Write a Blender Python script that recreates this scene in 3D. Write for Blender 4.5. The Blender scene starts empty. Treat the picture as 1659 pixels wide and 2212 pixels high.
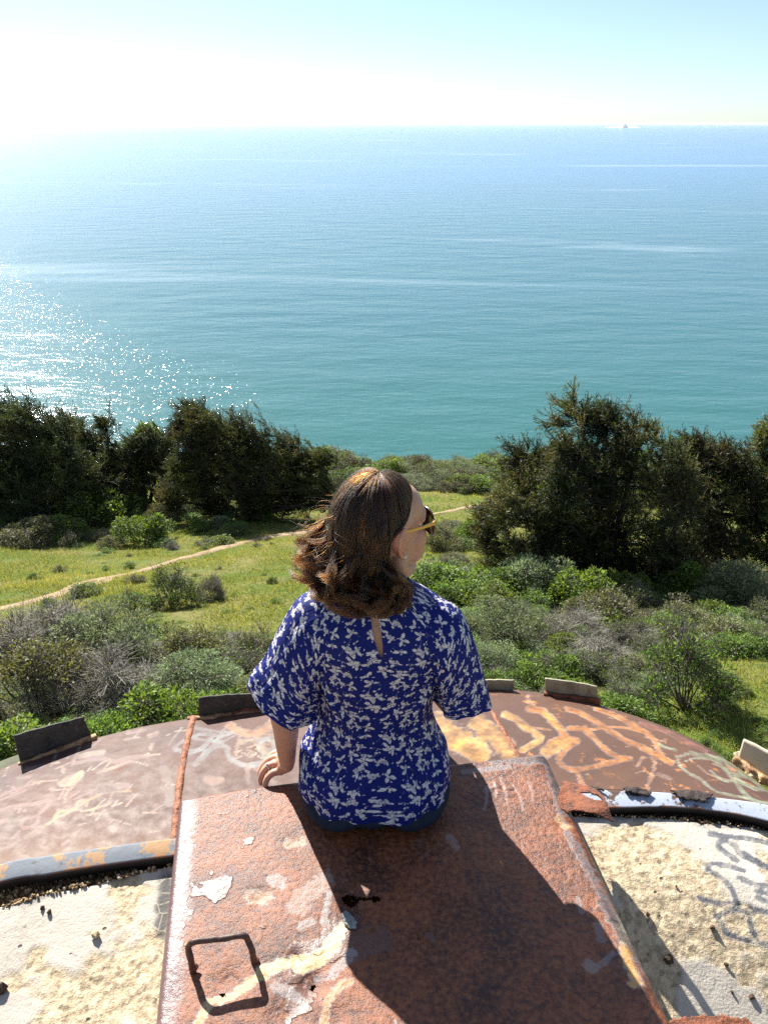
import bpy, math, random
import numpy as np
from mathutils import Vector
S = bpy.context.scene
COL = S.collection
RNG = np.random.default_rng(7)

# ---------------------------------------------------------------- camera
H = 1.47                      # eye height above the hatch plate (z = 0)
PITCH = math.radians(26.2)
F = 1709.0                    # focal length in pixels of the 1659 x 2212 view used for measuring
cam_d = bpy.data.cameras.new('camera'); cam = bpy.data.objects.new('camera', cam_d); COL.objects.link(cam)
cam.location = (0, 0, H); cam.rotation_euler = (math.radians(90) - PITCH, 0, 0)
cam_d.sensor_fit = 'VERTICAL'; cam_d.sensor_height = 36; cam_d.lens = 36 * F / 2212
cam_d.clip_start = 0.05; cam_d.clip_end = 400000
S.camera = cam
# ---------------------------------------------------------------- light
SUN_AZ, SUN_EL = math.radians(-29.0), math.radians(35.5)     # azimuth from +Y, negative to the left
w = bpy.data.worlds.new('World'); S.world = w; w.use_nodes = True
wn = w.node_tree; bg = wn.nodes['Background']
sky = wn.nodes.new('ShaderNodeTexSky'); sky.sky_type = 'NISHITA'; sky.sun_disc = False
sky.sun_elevation = SUN_EL; sky.sun_rotation = SUN_AZ
sky.altitude = 150; sky.air_density = 0.8; sky.dust_density = 0.35; sky.ozone_density = 2.0
tint = wn.nodes.new('ShaderNodeMix'); tint.data_type = 'RGBA'; tint.blend_type = 'MULTIPLY'; tint.inputs[0].default_value = 1
tint.inputs[7].default_value = (0.86, 1.0, 1.12, 1)
haze_c = wn.nodes.new('ShaderNodeMix'); haze_c.data_type = 'RGBA'; haze_c.blend_type = 'ADD'; haze_c.inputs[0].default_value = 1; haze_c.inputs[7].default_value = (1.5, 1.5, 1.45, 1)
wn.links.new(sky.outputs[0], tint.inputs[6]); wn.links.new(tint.outputs[2], haze_c.inputs[6]); wn.links.new(haze_c.outputs[2], bg.inputs[0]); bg.inputs[1].default_value = 0.046
sd = bpy.data.lights.new('sun', 'SUN'); sd.energy = 5.0; sd.angle = math.radians(0.53); sd.color = (1.0, 0.955, 0.88)
sun = bpy.data.objects.new('sun', sd); COL.objects.link(sun)
SD = Vector((math.sin(SUN_AZ) * math.cos(SUN_EL), math.cos(SUN_AZ) * math.cos(SUN_EL), math.sin(SUN_EL)))
sun.rotation_euler = SD.to_track_quat('Z', 'Y').to_euler(); sun.location = (-3, 3, 6)
S.view_settings.view_transform = 'Standard'; S.view_settings.look = 'None'
S.view_settings.exposure = 1.32; S.view_settings.gamma = 1.0
S.render.engine = 'CYCLES'
S.cycles.max_bounces = 6; S.cycles.transparent_max_bounces = 8
S.cycles.use_denoising = False; S.cycles.use_adaptive_sampling = False
S.cycles.caustics_reflective = False; S.cycles.caustics_refractive = False

# ---------------------------------------------------------------- helpers
CP, SP = math.cos(PITCH), math.sin(PITCH)
def ray(px, py):
    u = (np.asarray(px, float) - 829.5) / F; v = (1106 - np.asarray(py, float)) / F
    return np.stack([u, CP + v * SP, -SP + v * CP + 0 * u], -1)
def at(px, py, z=None, y=None):
    d = ray(px, py); o = np.array([0, 0, H])
    t = (z - H) / d[..., 2] if z is not None else y / d[..., 1]
    return o + d * np.asarray(t)[..., None]
def topx(P):
    P = np.asarray(P, float); rz = P[..., 2] - H
    dep = P[..., 1] * CP - rz * SP
    return 829.5 + F * P[..., 0] / dep, 1106 - F * (P[..., 1] * SP + rz * CP) / dep

_tab = np.random.default_rng(1).random(1 << 16)
def _h(ix, iy, iz=0):
    return _tab[(ix * 374761393 + iy * 668265263 + iz * 2147483647 + (ix * iy) * 31 + (iz * 974634777)) & 0xFFFF]
def noise(x, y, z=0.0):
    x, y, z = np.broadcast_arrays(np.asarray(x, float), np.asarray(y, float), np.asarray(z, float))
    ix, iy, iz = (np.floor(a).astype(np.int64) for a in (x, y, z))
    fx, fy, fz = x - ix, y - iy, z - iz
    fx, fy, fz = (f * f * (3 - 2 * f) for f in (fx, fy, fz))
    r = 0
    for dz in (0, 1):
        a = _h(ix, iy, iz + dz); b = _h(ix + 1, iy, iz + dz); c = _h(ix, iy + 1, iz + dz); d = _h(ix + 1, iy + 1, iz + dz)
        v = (a * (1 - fx) + b * fx) * (1 - fy) + (c * (1 - fx) + d * fx) * fy
        r = r + v * (fz if dz else 1 - fz)
    return r * 2 - 1
def fbm(x, y, z=0.0, o=4, g=0.5):
    r = 0; a = 1; t = 0
    for k in range(o):
        s = 2.03 ** k
        r = r + a * noise(np.asarray(x) * s + 17.3 * k, np.asarray(y) * s + 5.1 * k, np.asarray(z) * s + 3.3 * k); t += a; a *= g
    return r / t
def sstep(a, b, x):
    t = np.clip((x - a) / (b - a), 0, 1); return t * t * (3 - 2 * t)
def unit(v):
    return v / np.maximum(np.linalg.norm(v, axis=-1, keepdims=True), 1e-9)

def mesh_data(name, V, Fc, mat=None, smooth=True, attrs=None):
    V = np.asarray(V, np.float32).reshape(-1, 3); Fc = np.asarray(Fc, np.int32); k = Fc.shape[1]
    me = bpy.data.meshes.new(name)
    me.vertices.add(len(V)); me.vertices.foreach_set('co', V.ravel())
    me.loops.add(Fc.size); me.loops.foreach_set('vertex_index', Fc.ravel())
    me.polygons.add(len(Fc)); me.polygons.foreach_set('loop_start', np.arange(0, Fc.size, k, dtype=np.int32))
    me.update(calc_edges=True)
    me.polygons.foreach_set('use_smooth', np.full(len(Fc), smooth, bool))
    for an, av in (attrs or {}).items():
        av = np.asarray(av, np.float32)
        if av.ndim == 1:
            a = me.attributes.new(an, 'FLOAT', 'POINT'); a.data.foreach_set('value', av)
        else:
            if av.shape[1] == 3: av = np.concatenate([av, np.ones((len(av), 1), np.float32)], 1)
            a = me.attributes.new(an, 'FLOAT_COLOR', 'POINT'); a.data.foreach_set('color', av.ravel())
    if mat: me.materials.append(mat)
    return me
def obj(name, data, parent=None, loc=None):
    o = bpy.data.objects.new(name, data); COL.objects.link(o)
    if parent is not None:
        o.parent = parent
        o.matrix_parent_inverse = parent.matrix_basis.inverted()     # children are built in world space
    if loc is not None: o.location = loc
    return o
def mobj(name, V, Fc, mat, parent=None, smooth=True, attrs=None):
    return obj(name, mesh_data(name, V, Fc, mat, smooth, attrs), parent)
def empty(name, loc, label, cat, group=None):
    o = bpy.data.objects.new(name, None); COL.objects.link(o); o.location = loc; o.empty_display_size = 0.1
    return tag(o, label, cat, group)
def tag(o, label=None, cat=None, group=None, kind=None):
    if label: o['label'] = label
    if cat: o['category'] = cat
    if group: o['group'] = group
    if kind: o['kind'] = kind
    return o
def struct(o, kind='structure', label=None, cat=None):
    return tag(o, label, cat, None, kind)
def solidify(o, t, off=-1):
    m = o.modifiers.new('thick', 'SOLIDIFY'); m.thickness = t; m.offset = off; return o
def bevel(o, wd, seg=2):
    m = o.modifiers.new('bevel', 'BEVEL'); m.width = wd; m.segments = seg; m.limit_method = 'ANGLE'; return o

def grid_faces(nu, nv, wrap=False):
    i = np.arange(nu if wrap else nu - 1)[:, None]; j = np.arange(nv - 1)[None, :]
    i2 = (i + 1) % nu
    a = i * nv + j; b = i2 * nv + j; c = i2 * nv + j + 1; d = i * nv + j + 1
    return np.stack([a, b, c, d], -1).reshape(-1, 4)
def join(parts):
    Vs, Fs, n = [], [], 0
    for V, Fc in parts:
        Vs.append(V); Fs.append(Fc + n); n += len(V)
    return np.concatenate(Vs), np.concatenate(Fs)
def tris(Fc):
    return np.concatenate([Fc[:, [0, 1, 2]], Fc[:, [0, 2, 3]]])
def sphere(c, r, nu=24, nv=14, R=None):
    th = np.linspace(0, 2 * np.pi, nu, endpoint=False); ph = np.linspace(0.02, np.pi - 0.02, nv)
    T, P = np.meshgrid(th, ph, indexing='ij')
    V = np.stack([np.cos(T) * np.sin(P), np.sin(T) * np.sin(P), np.cos(P)], -1).reshape(-1, 3) * np.asarray(r)
    if R is not None: V = V @ np.asarray(R).T
    return closed(V + np.asarray(c), nu, nv)
def closed(V, nu, nv):
    """tube grid (nu around, nv along) with fans at both ends, as triangles"""
    Fq = tris(grid_faces(nu, nv, True)); g = V.reshape(nu, nv, 3)
    n = len(V); V2 = np.concatenate([V, [g[:, 0].mean(0), g[:, -1].mean(0)]])
    i = np.arange(nu); i2 = (i + 1) % nu
    f1 = np.stack([i2 * nv, i * nv, np.full(nu, n)], -1); f2 = np.stack([i * nv + nv - 1, i2 * nv + nv - 1, np.full(nu, n + 1)], -1)
    return V2, np.concatenate([Fq, f1, f2])[:, ::-1]
def frames(P):
    T = unit(np.gradient(P, axis=0)); N = np.zeros_like(P); a = np.array([0, 0, 1.0]) if abs(T[0, 2]) < .9 else np.array([0, 1.0, 0])
    for i, t in enumerate(T):
        b = a - t * (a @ t); b /= np.linalg.norm(b) + 1e-9; N[i] = b; a = b
    return T, N, np.cross(T, N)
def catmull(P, n):
    P = np.asarray(P, float); m = len(P)
    Q = np.concatenate([[2 * P[0] - P[1]], P, [2 * P[-1] - P[-2]]])
    t = np.linspace(0, m - 1 - 1e-6, n); i = t.astype(int); f = (t - i)[:, None] if P.ndim > 1 else t - i
    a, b, c, d = Q[i], Q[i + 1], Q[i + 2], Q[i + 3]
    return .5 * (2 * b + (c - a) * f + (2 * a - 5 * b + 4 * c - d) * f ** 2 + (3 * b - a - 3 * c + d) * f ** 3)
def tube(P, r, sides=8, n=None, sq=None):
    P = np.asarray(P, float); r = np.broadcast_to(np.asarray(r, float), (len(P),))
    if n: rr = catmull(r.copy(), n); P = catmull(P, n); r = rr
    T, N, B = frames(P); th = np.linspace(0, 2 * np.pi, sides, endpoint=False)
    V = P[None] + (np.cos(th)[:, None, None] * N[None] + np.sin(th)[:, None, None] * B[None] * (sq or 1)) * r[None, :, None]
    return closed(V.reshape(-1, 3), sides, len(P))
def prisms(A, B, ra, rb):
    """many straight 3-sided twigs at once"""
    d = unit(B - A); up = np.where(np.abs(d[:, 2:3]) > .9, [[1., 0, 0]], [[0, 0, 1.]])
    n = unit(np.cross(d, up)); b = np.cross(d, n); ra = np.broadcast_to(ra, (len(A),)); rb = np.broadcast_to(rb, (len(A),))
    V = []
    for k in range(3):
        o = n * math.cos(k * 2.094) + b * math.sin(k * 2.094); V += [A + o * ra[:, None], B + o * rb[:, None]]
    V = np.stack(V, 1); m = np.arange(len(A))[:, None] * 6
    Fc = np.concatenate([m + np.array([[2 * k, 2 * ((k + 1) % 3), 2 * ((k + 1) % 3) + 1, 2 * k + 1]]) for k in range(3)])
    return V.reshape(-1, 3), tris(Fc)
def leaves(P, D, Nn, L, W, tri=False):
    """leaf blades: base P, direction D, face normal ~Nn"""
    D = unit(D); Sd = unit(np.cross(D, Nn)); L = np.broadcast_to(L, (len(P),))[:, None]; W = np.broadcast_to(W, (len(P),))[:, None]
    if tri:
        V = np.stack([P - Sd * W * .5, P + Sd * W * .5, P + D * L], 1); m = np.arange(len(P))[:, None] * 3
        return V.reshape(-1, 3), m + np.array([[0, 1, 2]])
    up = unit(np.cross(Sd, D))
    V = np.stack([P, P + D * L * .5 + Sd * W * .5 + up * W * .18, P + D * L, P + D * L * .5 - Sd * W * .5 + up * W * .18], 1)
    m = np.arange(len(P))[:, None] * 4
    return V.reshape(-1, 3), np.concatenate([m + np.array([[0, 1, 2]]), m + np.array([[0, 2, 3]])])
def rdir(n, up=0.0, rng=RNG):
    v = rng.normal(size=(n, 3)); v = unit(v); v[:, 2] += up; return unit(v)
def inside(poly, x, y):
    poly = np.asarray(poly, float); r = np.zeros(np.shape(x), bool); n = len(poly)
    for i in range(n):
        x1, y1 = poly[i]; x2, y2 = poly[(i + 1) % n]
        c = ((y1 > y) != (y2 > y)) & (x < (x2 - x1) * (y - y1) / (y2 - y1 + 1e-12) + x1); r ^= c
    return r
def pdist(X, Y, pts):
    """distance of points to a smooth polyline"""
    pts = catmull(np.asarray(pts, float), max(8, 5 * len(pts))); d = np.full(X.shape, 1e9)
    for (a, b) in zip(pts[:-1], pts[1:]):
        ab = b - a; t = np.clip(((X - a[0]) * ab[0] + (Y - a[1]) * ab[1]) / (ab @ ab + 1e-12), 0, 1)
        d = np.minimum(d, np.hypot(X - a[0] - t * ab[0], Y - a[1] - t * ab[1]))
    return d

# ---- node helpers
def mat(name):
    m = bpy.data.materials.new(name); m.use_nodes = True; nt = m.node_tree; nt.nodes.clear()
    out = nt.nodes.new('ShaderNodeOutputMaterial'); return m, nt, out
def N(nt, typ, ins=None, **props):
    n = nt.nodes.new(typ)
    for k, v in props.items(): setattr(n, k, v)
    for k, v in (ins or {}).items():
        s = n.inputs[k]
        if isinstance(v, bpy.types.NodeSocket): nt.links.new(v, s)
        elif isinstance(v, bpy.types.Node): nt.links.new(v.outputs[0], s)
        else:
            if s.type == 'RGBA' and len(v) == 3: v = (*v, 1)
            s.default_value = v
    return n
def tex(nt, scale, detail=6, rough=.55, vec=None, typ='ShaderNodeTexNoise', dist=0):
    ins = {'Scale': scale}
    if typ == 'ShaderNodeTexNoise': ins.update({'Detail': detail, 'Roughness': rough, 'Distortion': dist})
    if vec is not None: ins['Vector'] = vec
    return N(nt, typ, ins)
def ramp(nt, fac, stops, interp='LINEAR'):
    n = N(nt, 'ShaderNodeValToRGB', {'Fac': fac}); cr = n.color_ramp; cr.interpolation = interp
    while len(cr.elements) < len(stops): cr.elements.new(1)
    for e, (p, c) in zip(cr.elements, stops):
        e.position = p; e.color = (*c, 1) if hasattr(c, '__len__') else (c, c, c, 1)
    return n
def mixc(nt, fac, a, b, bt='MIX'):
    n = N(nt, 'ShaderNodeMix', data_type='RGBA', blend_type=bt)
    for i, v in ((0, fac), (6, a), (7, b)):
        s = n.inputs[i]
        if isinstance(v, bpy.types.NodeSocket): nt.links.new(v, s)
        elif isinstance(v, bpy.types.Node): nt.links.new(v.outputs[0], s)
        elif hasattr(v, '__len__'): s.default_value = (*v, 1) if len(v) == 3 else v
        else: s.default_value = v
    return n.outputs[2]
def mth(nt, op, a, b=0.0, clamp=False):
    n = nt.nodes.new('ShaderNodeMath'); n.operation = op; n.use_clamp = clamp
    for i, v in ((0, a), (1, b)):
        if isinstance(v, bpy.types.NodeSocket): nt.links.new(v, n.inputs[i])
        elif isinstance(v, bpy.types.Node): nt.links.new(v.outputs[0], n.inputs[i])
        else: n.inputs[i].default_value = v
    return n.outputs[0]
def bump(nt, h, strength, dist, normal=None):
    ins = {'Height': h, 'Strength': strength, 'Distance': dist}
    if normal is not None: ins['Normal'] = normal
    return N(nt, 'ShaderNodeBump', ins).outputs[0]
def pbsdf(nt, out, color, rough=.6, normal=None, metal=0, spec=.5, extra=None):
    ins = {'Base Color': color, 'Roughness': rough, 'Metallic': metal, 'Specular IOR Level': spec}
    if normal is not None: ins['Normal'] = normal
    ins.update(extra or {})
    p = N(nt, 'ShaderNodeBsdfPrincipled', ins); nt.links.new(p.outputs[0], out.inputs[0]); return p
def attr(nt, name):
    return N(nt, 'ShaderNodeAttribute', attribute_name=name)
def geo(nt): return N(nt, 'ShaderNodeNewGeometry').outputs['Position']
def simple(name, color, rough=.6, metal=0, var=.25, scale=30, bstr=.2, bdist=.002, spec=.5):
    m, nt, out = mat(name); p = geo(nt)
    n = tex(nt, scale, 6, .6, p); c = mixc(nt, ramp(nt, n, [(.3, 0), (.7, 1)]), tuple(c * (1 - var) for c in color), tuple(min(1, c * (1 + var)) for c in color))
    pbsdf(nt, out, c, rough, bump(nt, tex(nt, scale * 4, 4, .6, p), bstr, bdist), metal, spec); return m

# ---------------------------------------------------------------- terrain and sea
_Y = np.array([-60, -20, 0, 1.9, 3.0, 6.0, 10, 16, 22, 25, 30, 60, 130, 260, 500])
_Z = np.array([4, -.6, -.9, -1.0, -1.13, -2.53, -4.13, -6.13, -7.83, -8.9, -13, -55, -152, -170, -180])
_YZ = np.interp(np.linspace(-60, 500, 5601), _Y, _Z)
_k = np.hanning(25); _k /= _k.sum(); _YZ = np.convolve(np.pad(_YZ, 12, mode='edge'), _k, mode='valid')
def ground(x, y):
    x = np.asarray(x, float); y = np.asarray(y, float)
    z = np.interp(y, np.linspace(-60, 500, 5601), _YZ)
    far = sstep(3, 9, np.hypot(x, y))
    return z + .28 * fbm(x * .16, y * .16, 1.3, 2) * far + .05 * fbm(x * .9, y * .9, 7.7, 3)
def gat(px, py):
    """point of the ground seen under a pixel of the measuring view"""
    d = ray(px, py); t = np.full(np.shape(d)[:-1], 2.2); up = np.ones(t.shape, bool)
    for _ in range(70):
        P = np.array([0, 0, H]) + d * t[..., None]
        up &= P[..., 2] > ground(P[..., 0], P[..., 1]); t = np.where(up, t + .4, t)
    lo, t = t - .4, t.copy()
    for _ in range(10):
        mid = (lo + t) / 2; P = np.array([0, 0, H]) + d * mid[..., None]; ab = P[..., 2] > ground(P[..., 0], P[..., 1])
        lo = np.where(ab, mid, lo); t = np.where(ab, t, mid)
    return np.array([0, 0, H]) + d * t[..., None]

def axis(a, b, fine_a, fine_b, n_f, n_c):
    l = fine_a - (fine_a - a) * np.linspace(1, 0, n_c, endpoint=False) ** 2
    r = fine_b + (b - fine_b) * np.linspace(0, 1, n_c + 1)[1:] ** 2
    return np.concatenate([l, np.linspace(fine_a, fine_b, n_f), r])
gx = axis(-400, 400, -14, 14, 280, 40); gy = axis(-59, 480, 1.5, 26, 260, 40)
X, Y = np.meshgrid(gx, gy, indexing='ij'); GV = np.stack([X, Y, ground(X, Y)], -1).reshape(-1, 3)

PATH = gat(*np.array([(-120, 1352), (0, 1316), (120, 1286), (240, 1248), (340, 1224), (450, 1192), (560, 1164), (650, 1150), (720, 1140), (850, 1122), (940, 1110), (1000, 1098), (1062, 1086), (1120, 1078)], float).T)
m, nt, out = mat('grassy_earth'); p = geo(nt)
n1 = tex(nt, 1.3, 5, .6, p); n2 = tex(nt, 14, 5, .7, p)
c = mixc(nt, ramp(nt, n1, [(.42, 0), (.62, 1)]), (.085, .125, .022), (.17, .16, .055))
c = mixc(nt, ramp(nt, n2, [(.45, 0), (.7, .7)]), c, (.05, .055, .018))
pbsdf(nt, out, c, .95, bump(nt, n2, .6, .05), 0, .1); M_ground = m
struct(mobj('ground', GV, grid_faces(len(gx), len(gy)), M_ground))

m, nt, out = mat('sandy_dirt'); p = geo(nt)
n1 = tex(nt, 5, 6, .65, p); n2 = tex(nt, 60, 3, .6, p)
c = mixc(nt, ramp(nt, n1, [(.35, 0), (.65, 1)]), (.25, .18, .11), (.39, .30, .19))
c = mixc(nt, ramp(nt, n2, [(.5, 0), (.75, .6)]), c, (.16, .10, .06))
pbsdf(nt, out, c, .95, bump(nt, n2, .6, .03), 0, .1); M_dirt = m
cp = catmull(PATH[:, :2], 260); tn = unit(np.gradient(cp, axis=0)); nr = np.stack([-tn[:, 1], tn[:, 0]], -1)
sw = np.linspace(-1, 1, 9)
hw = .125 + .09 * fbm(cp[:, 0] * 1.1, cp[:, 1] * 1.1, 4, 3)
eL = hw[:, None] * (1 + .35 * noise(cp[:, 0] * 3.1, cp[:, 1] * 3.1, 9)[:, None]) * sw[None]
PV = cp[:, None] + nr[:, None] * eL[..., None]
PZ = ground(PV[..., 0], PV[..., 1]) + .022 * (1 - np.abs(sw[None]) ** 6) - .006
struct(mobj('dirt_path', np.concatenate([PV, PZ[..., None]], -1).reshape(-1, 3), grid_faces(260, 9), M_dirt))

# sea
rr = np.concatenate([np.geomspace(60, 90000, 160)]); th = np.linspace(math.radians(-75), math.radians(75), 120)
R_, T_ = np.meshgrid(rr, th, indexing='ij'); SEA = -150.0
m, nt, out = mat('sea_water'); p = geo(nt)
mp = N(nt, 'ShaderNodeMapping', {'Vector': p, 'Scale': (.45, 1.0, 1.0), 'Rotation': (0, 0, .12)})
w1 = tex(nt, .22, 6, .62, mp); w2 = tex(nt, .035, 3, .5, mp)
h = mth(nt, 'ADD', mth(nt, 'MULTIPLY', w1, 1.0), mth(nt, 'MULTIPLY', w2, 5.0))
mp2 = N(nt, 'ShaderNodeMapping', {'Vector': p, 'Scale': (.00035, .0014, 1), 'Rotation': (0, 0, -.10)})
slick = ramp(nt, tex(nt, 2.0, 5, .6, mp2, dist=.6), [(.60, 0), (.68, 1)])
big = tex(nt, .0025, 3, .5, p)
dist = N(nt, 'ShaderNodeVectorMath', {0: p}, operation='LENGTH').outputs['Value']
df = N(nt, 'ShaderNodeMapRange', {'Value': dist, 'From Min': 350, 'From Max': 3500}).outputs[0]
c = mixc(nt, df, (.030, .125, .095), (.026, .15, .36))  # far blue of haze and sky reflection put into the base colour
c = mixc(nt, mth(nt, 'MULTIPLY', big, .5), c, (.012, .09, .13))
c = mixc(nt, mth(nt, 'MULTIPLY', slick, .40), c, (.42, .52, .58))
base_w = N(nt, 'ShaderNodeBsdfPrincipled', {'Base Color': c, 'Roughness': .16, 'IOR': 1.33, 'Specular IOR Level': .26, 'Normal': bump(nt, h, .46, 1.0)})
# wavelets: small facets with their own slopes catch the sun one by one
fac = None
for sc_, rot in ((4.2, .3), (1.9, .9)):
    mpf = N(nt, 'ShaderNodeMapping', {'Vector': p, 'Scale': (.55, 1.0, 1.0), 'Rotation': (0, 0, rot)})
    vf = N(nt, 'ShaderNodeTexVoronoi', {'Vector': mpf, 'Scale': sc_})
    v1 = N(nt, 'ShaderNodeVectorMath', {0: vf.outputs['Color'], 1: (.5, .5, .5)}, operation='SUBTRACT')
    v2 = N(nt, 'ShaderNodeVectorMath', {0: v1, 1: (.52, .52, 0)}, operation='MULTIPLY')
    v3 = N(nt, 'ShaderNodeVectorMath', {0: v2, 1: (0, 0, 1)}, operation='ADD'); v4 = N(nt, 'ShaderNodeVectorMath', {0: v3}, operation='NORMALIZE')
    g_ = N(nt, 'ShaderNodeBsdfGlossy', {'Color': (.9, .95, 1), 'Roughness': .035, 'Normal': v4.outputs[0]})
    fac = g_ if fac is None else N(nt, 'ShaderNodeMixShader', {0: .5, 1: fac.outputs[0], 2: g_.outputs[0]})
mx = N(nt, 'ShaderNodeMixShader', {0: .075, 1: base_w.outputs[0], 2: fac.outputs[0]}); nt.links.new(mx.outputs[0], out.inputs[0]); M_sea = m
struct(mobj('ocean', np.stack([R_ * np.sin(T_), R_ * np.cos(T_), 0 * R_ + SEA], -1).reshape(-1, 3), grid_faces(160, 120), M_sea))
# ================================================================ bunker top
def g1(p): return [((1124 + x * .5425) / 1.22, (1780 + y * .5425) / 1.22) for x, y in p]
def g2(p): return [((x * .4822) / 1.22, (1800 + y * .4822) / 1.22) for x, y in p]
def g3(p): return [((1524 + x * .3014) / 1.22, (2100 + y * .3014) / 1.22) for x, y in p]
ZI, ZO, ZS = -.095, -.235, -.118
OUT = np.array([(-620, 2100), (-360, 1880), (-150, 1742), (0, 1665), (100, 1628), (200, 1598), (300, 1573), (430, 1550), (550, 1531), (700, 1509), (850, 1496),
                (1000, 1488), (1100, 1491), (1200, 1503), (1300, 1527), (1400, 1559), (1500, 1602), (1600, 1665), (1659, 1712), (1730, 1775), (1860, 1905), (2010, 2110)], float)
INN = np.array([(-620, 2160), (-300, 1962), (0, 1868), (100, 1850), (200, 1835), (300, 1822), (380, 1812), (600, 1782), (800, 1752), (1000, 1722), (1150, 1706),
                (1240, 1702), (1310, 1705), (1400, 1709), (1500, 1717), (1600, 1730), (1659, 1740), (1850, 1782), (2080, 1850)], float)
def resamp(P, n):
    P = catmull(P, 600); L = np.concatenate([[0], np.cumsum(np.linalg.norm(np.diff(P, axis=0), axis=1))])
    t = np.linspace(0, L[-1], n); return np.stack([np.interp(t, L, P[:, k]) for k in range(P.shape[1])], -1)
def zout(x): return ZO + .015 * noise(x * 1.5, 3.0)
NU = 720
def wcurve(P, z): return catmull(at(P[:, 0], P[:, 1], z=z)[:, :2], 500)
oc, ic = wcurve(OUT, ZO), wcurve(INN, ZI)
# match the two curves by direction seen from a centre behind the hatch
cx0, cy0 = .02, .55
def by_angle(c, A):
    a = np.arctan2(c[:, 0] - cx0, c[:, 1] - cy0); o = np.argsort(a); a = a[o]; c = c[o]
    return np.stack([np.interp(A, a, c[:, 0]), np.interp(A, a, c[:, 1])], -1)
A = np.linspace(math.radians(-97), math.radians(97), NU)
ocA, icA = by_angle(oc, A), by_angle(ic, A)
NV = 130; sv = np.linspace(0, 1, NV)
prof = ZI + (ZO - ZI) * (.62 * sv + .38 * sv ** 2.6)
RX = icA[:, None, 0] + (ocA - icA)[:, None, 0] * sv; RY = icA[:, None, 1] + (ocA - icA)[:, None, 1] * sv
RZ = prof[None] + .004 * fbm(RX * 2.2, RY * 2.2, 5, 2) + .0012 * fbm(RX * 14, RY * 14, 2, 3)
# skirt: the plate turns down at the rim
sk = np.array([(.008, -.004), (.016, -.02), (.018, -.06), (.02, -.85)])
dirr = unit(ocA - icA)
SX = RX[:, -1:] + dirr[:, :1] * sk[None, :, 0]; SY = RY[:, -1:] + dirr[:, 1:] * sk[None, :, 0]; SZ = RZ[:, -1:] + sk[None, :, 1]
DX, DY, DZ = (np.concatenate(q, 1) for q in ((RX, SX), (RY, SY), (RZ, SZ)))
DV = np.stack([DX, DY, DZ], -1).reshape(-1, 3)
def dome_z(x, y):
    a = np.arctan2(x - cx0, y - cy0); i = np.clip(np.interp(a, A, np.arange(NU)), 0, NU - 1).astype(int)
    r = np.hypot(x - cx0, y - cy0); ri = np.hypot(*(icA[i] - [cx0, cy0]).T); ro = np.hypot(*(ocA[i] - [cx0, cy0]).T)
    s = np.clip((r - ri) / (ro - ri), 0, 1); return ZI + (ZO - ZI) * (.62 * s + .38 * s ** 2.6)
PXD, PYD = topx(DV)
def paint(Vn, PX, PY, strokes, fr=1.0, seed=0):
    """paint strokes measured on the photograph into (colour, amount) per vertex of the plate they lie on"""
    C = np.zeros((Vn, 4)); C[:, :3] = .5
    for pts, wd, col, al in strokes:
        pts = np.array(pts, float); x0, y0 = pts.min(0) - wd * 2 - 6; x1, y1 = pts.max(0) + wd * 2 + 6
        k = np.where((PX > x0) & (PX < x1) & (PY > y0) & (PY < y1))[0]
        if not len(k): continue
        d = pdist(PX[k], PY[k], pts) + wd * .30 * fr * fbm(PX[k] * .09 + seed, PY[k] * .13, 3.0, 3)
        a = al * sstep(wd * .62, wd * .38, d); a0 = C[k, 3]
        C[k, :3] = C[k, :3] * (1 - a[:, None]) + np.array(col) * a[:, None] if True else 0
        C[k, 3] = 1 - (1 - a0) * (1 - a)
    return C
OR, YE, RD, GR, PB, CR = (.50, .20, .055), (.60, .32, .08), (.25, .045, .018), (.28, .36, .22), (.24, .29, .28), (.42, .32, .17)
st = []
for p, wd in [(([(500, 165), (560, 175), (600, 210), (645, 255), (668, 300), (600, 330)]), 15), ([(668, 300), (730, 315), (690, 345), (650, 390), (648, 428), (700, 457), (780, 450), (880, 425), (985, 405)], 11),
              ([(985, 405), (930, 398), (860, 350), (800, 292), (755, 258), (690, 258)], 11), ([(680, 160), (760, 188), (830, 232), (880, 262), (960, 312), (1050, 352), (1120, 387), (1190, 428)], 11),
              ([(820, 162), (900, 190), (980, 230), (1050, 268), (1100, 308), (1125, 360), (1150, 400), (1188, 430)], 10), ([(700, 262), (800, 262), (900, 250), (1000, 262), (1075, 285)], 5),
              ([(1108, 392), (1103, 450), (1080, 520), (1070, 556)], 6), ([(1055, 395), (1030, 425), (1025, 440)], 5), ([(1140, 320), (1160, 310)], 4), ([(490, 90), (500, 130), (560, 180)], 5), ([(500, 250), (600, 265)], 4), ([(730, 470), (760, 540)], 8)]:
    st.append((g1(p), wd, OR, .95))
for p, wd in [([(380, 190), (430, 212), (485, 255), (545, 292), (550, 315), (500, 340), (460, 365)], 16), ([(580, 370), (620, 355), (670, 330)], 26), ([(250, 235), (330, 300), (400, 380)], 44), ([(60, 245), (150, 300), (250, 370)], 55), ([(120, 330), (260, 400)], 30), ([(570, 185), (640, 250)], 12)]:
    st.append((g1(p), wd * .9, YE, .9))
st += [(g1([(1040, 235), (1150, 270), (1280, 330), (1350, 365)]), 9, RD, .85), (g1([(1120, 480), (1180, 500)]), 8, OR, .5), (g1([(1320, 440), (1370, 480), (1480, 510), (1500, 470), (1390, 430)]), 3.5, OR, .7)]
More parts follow.
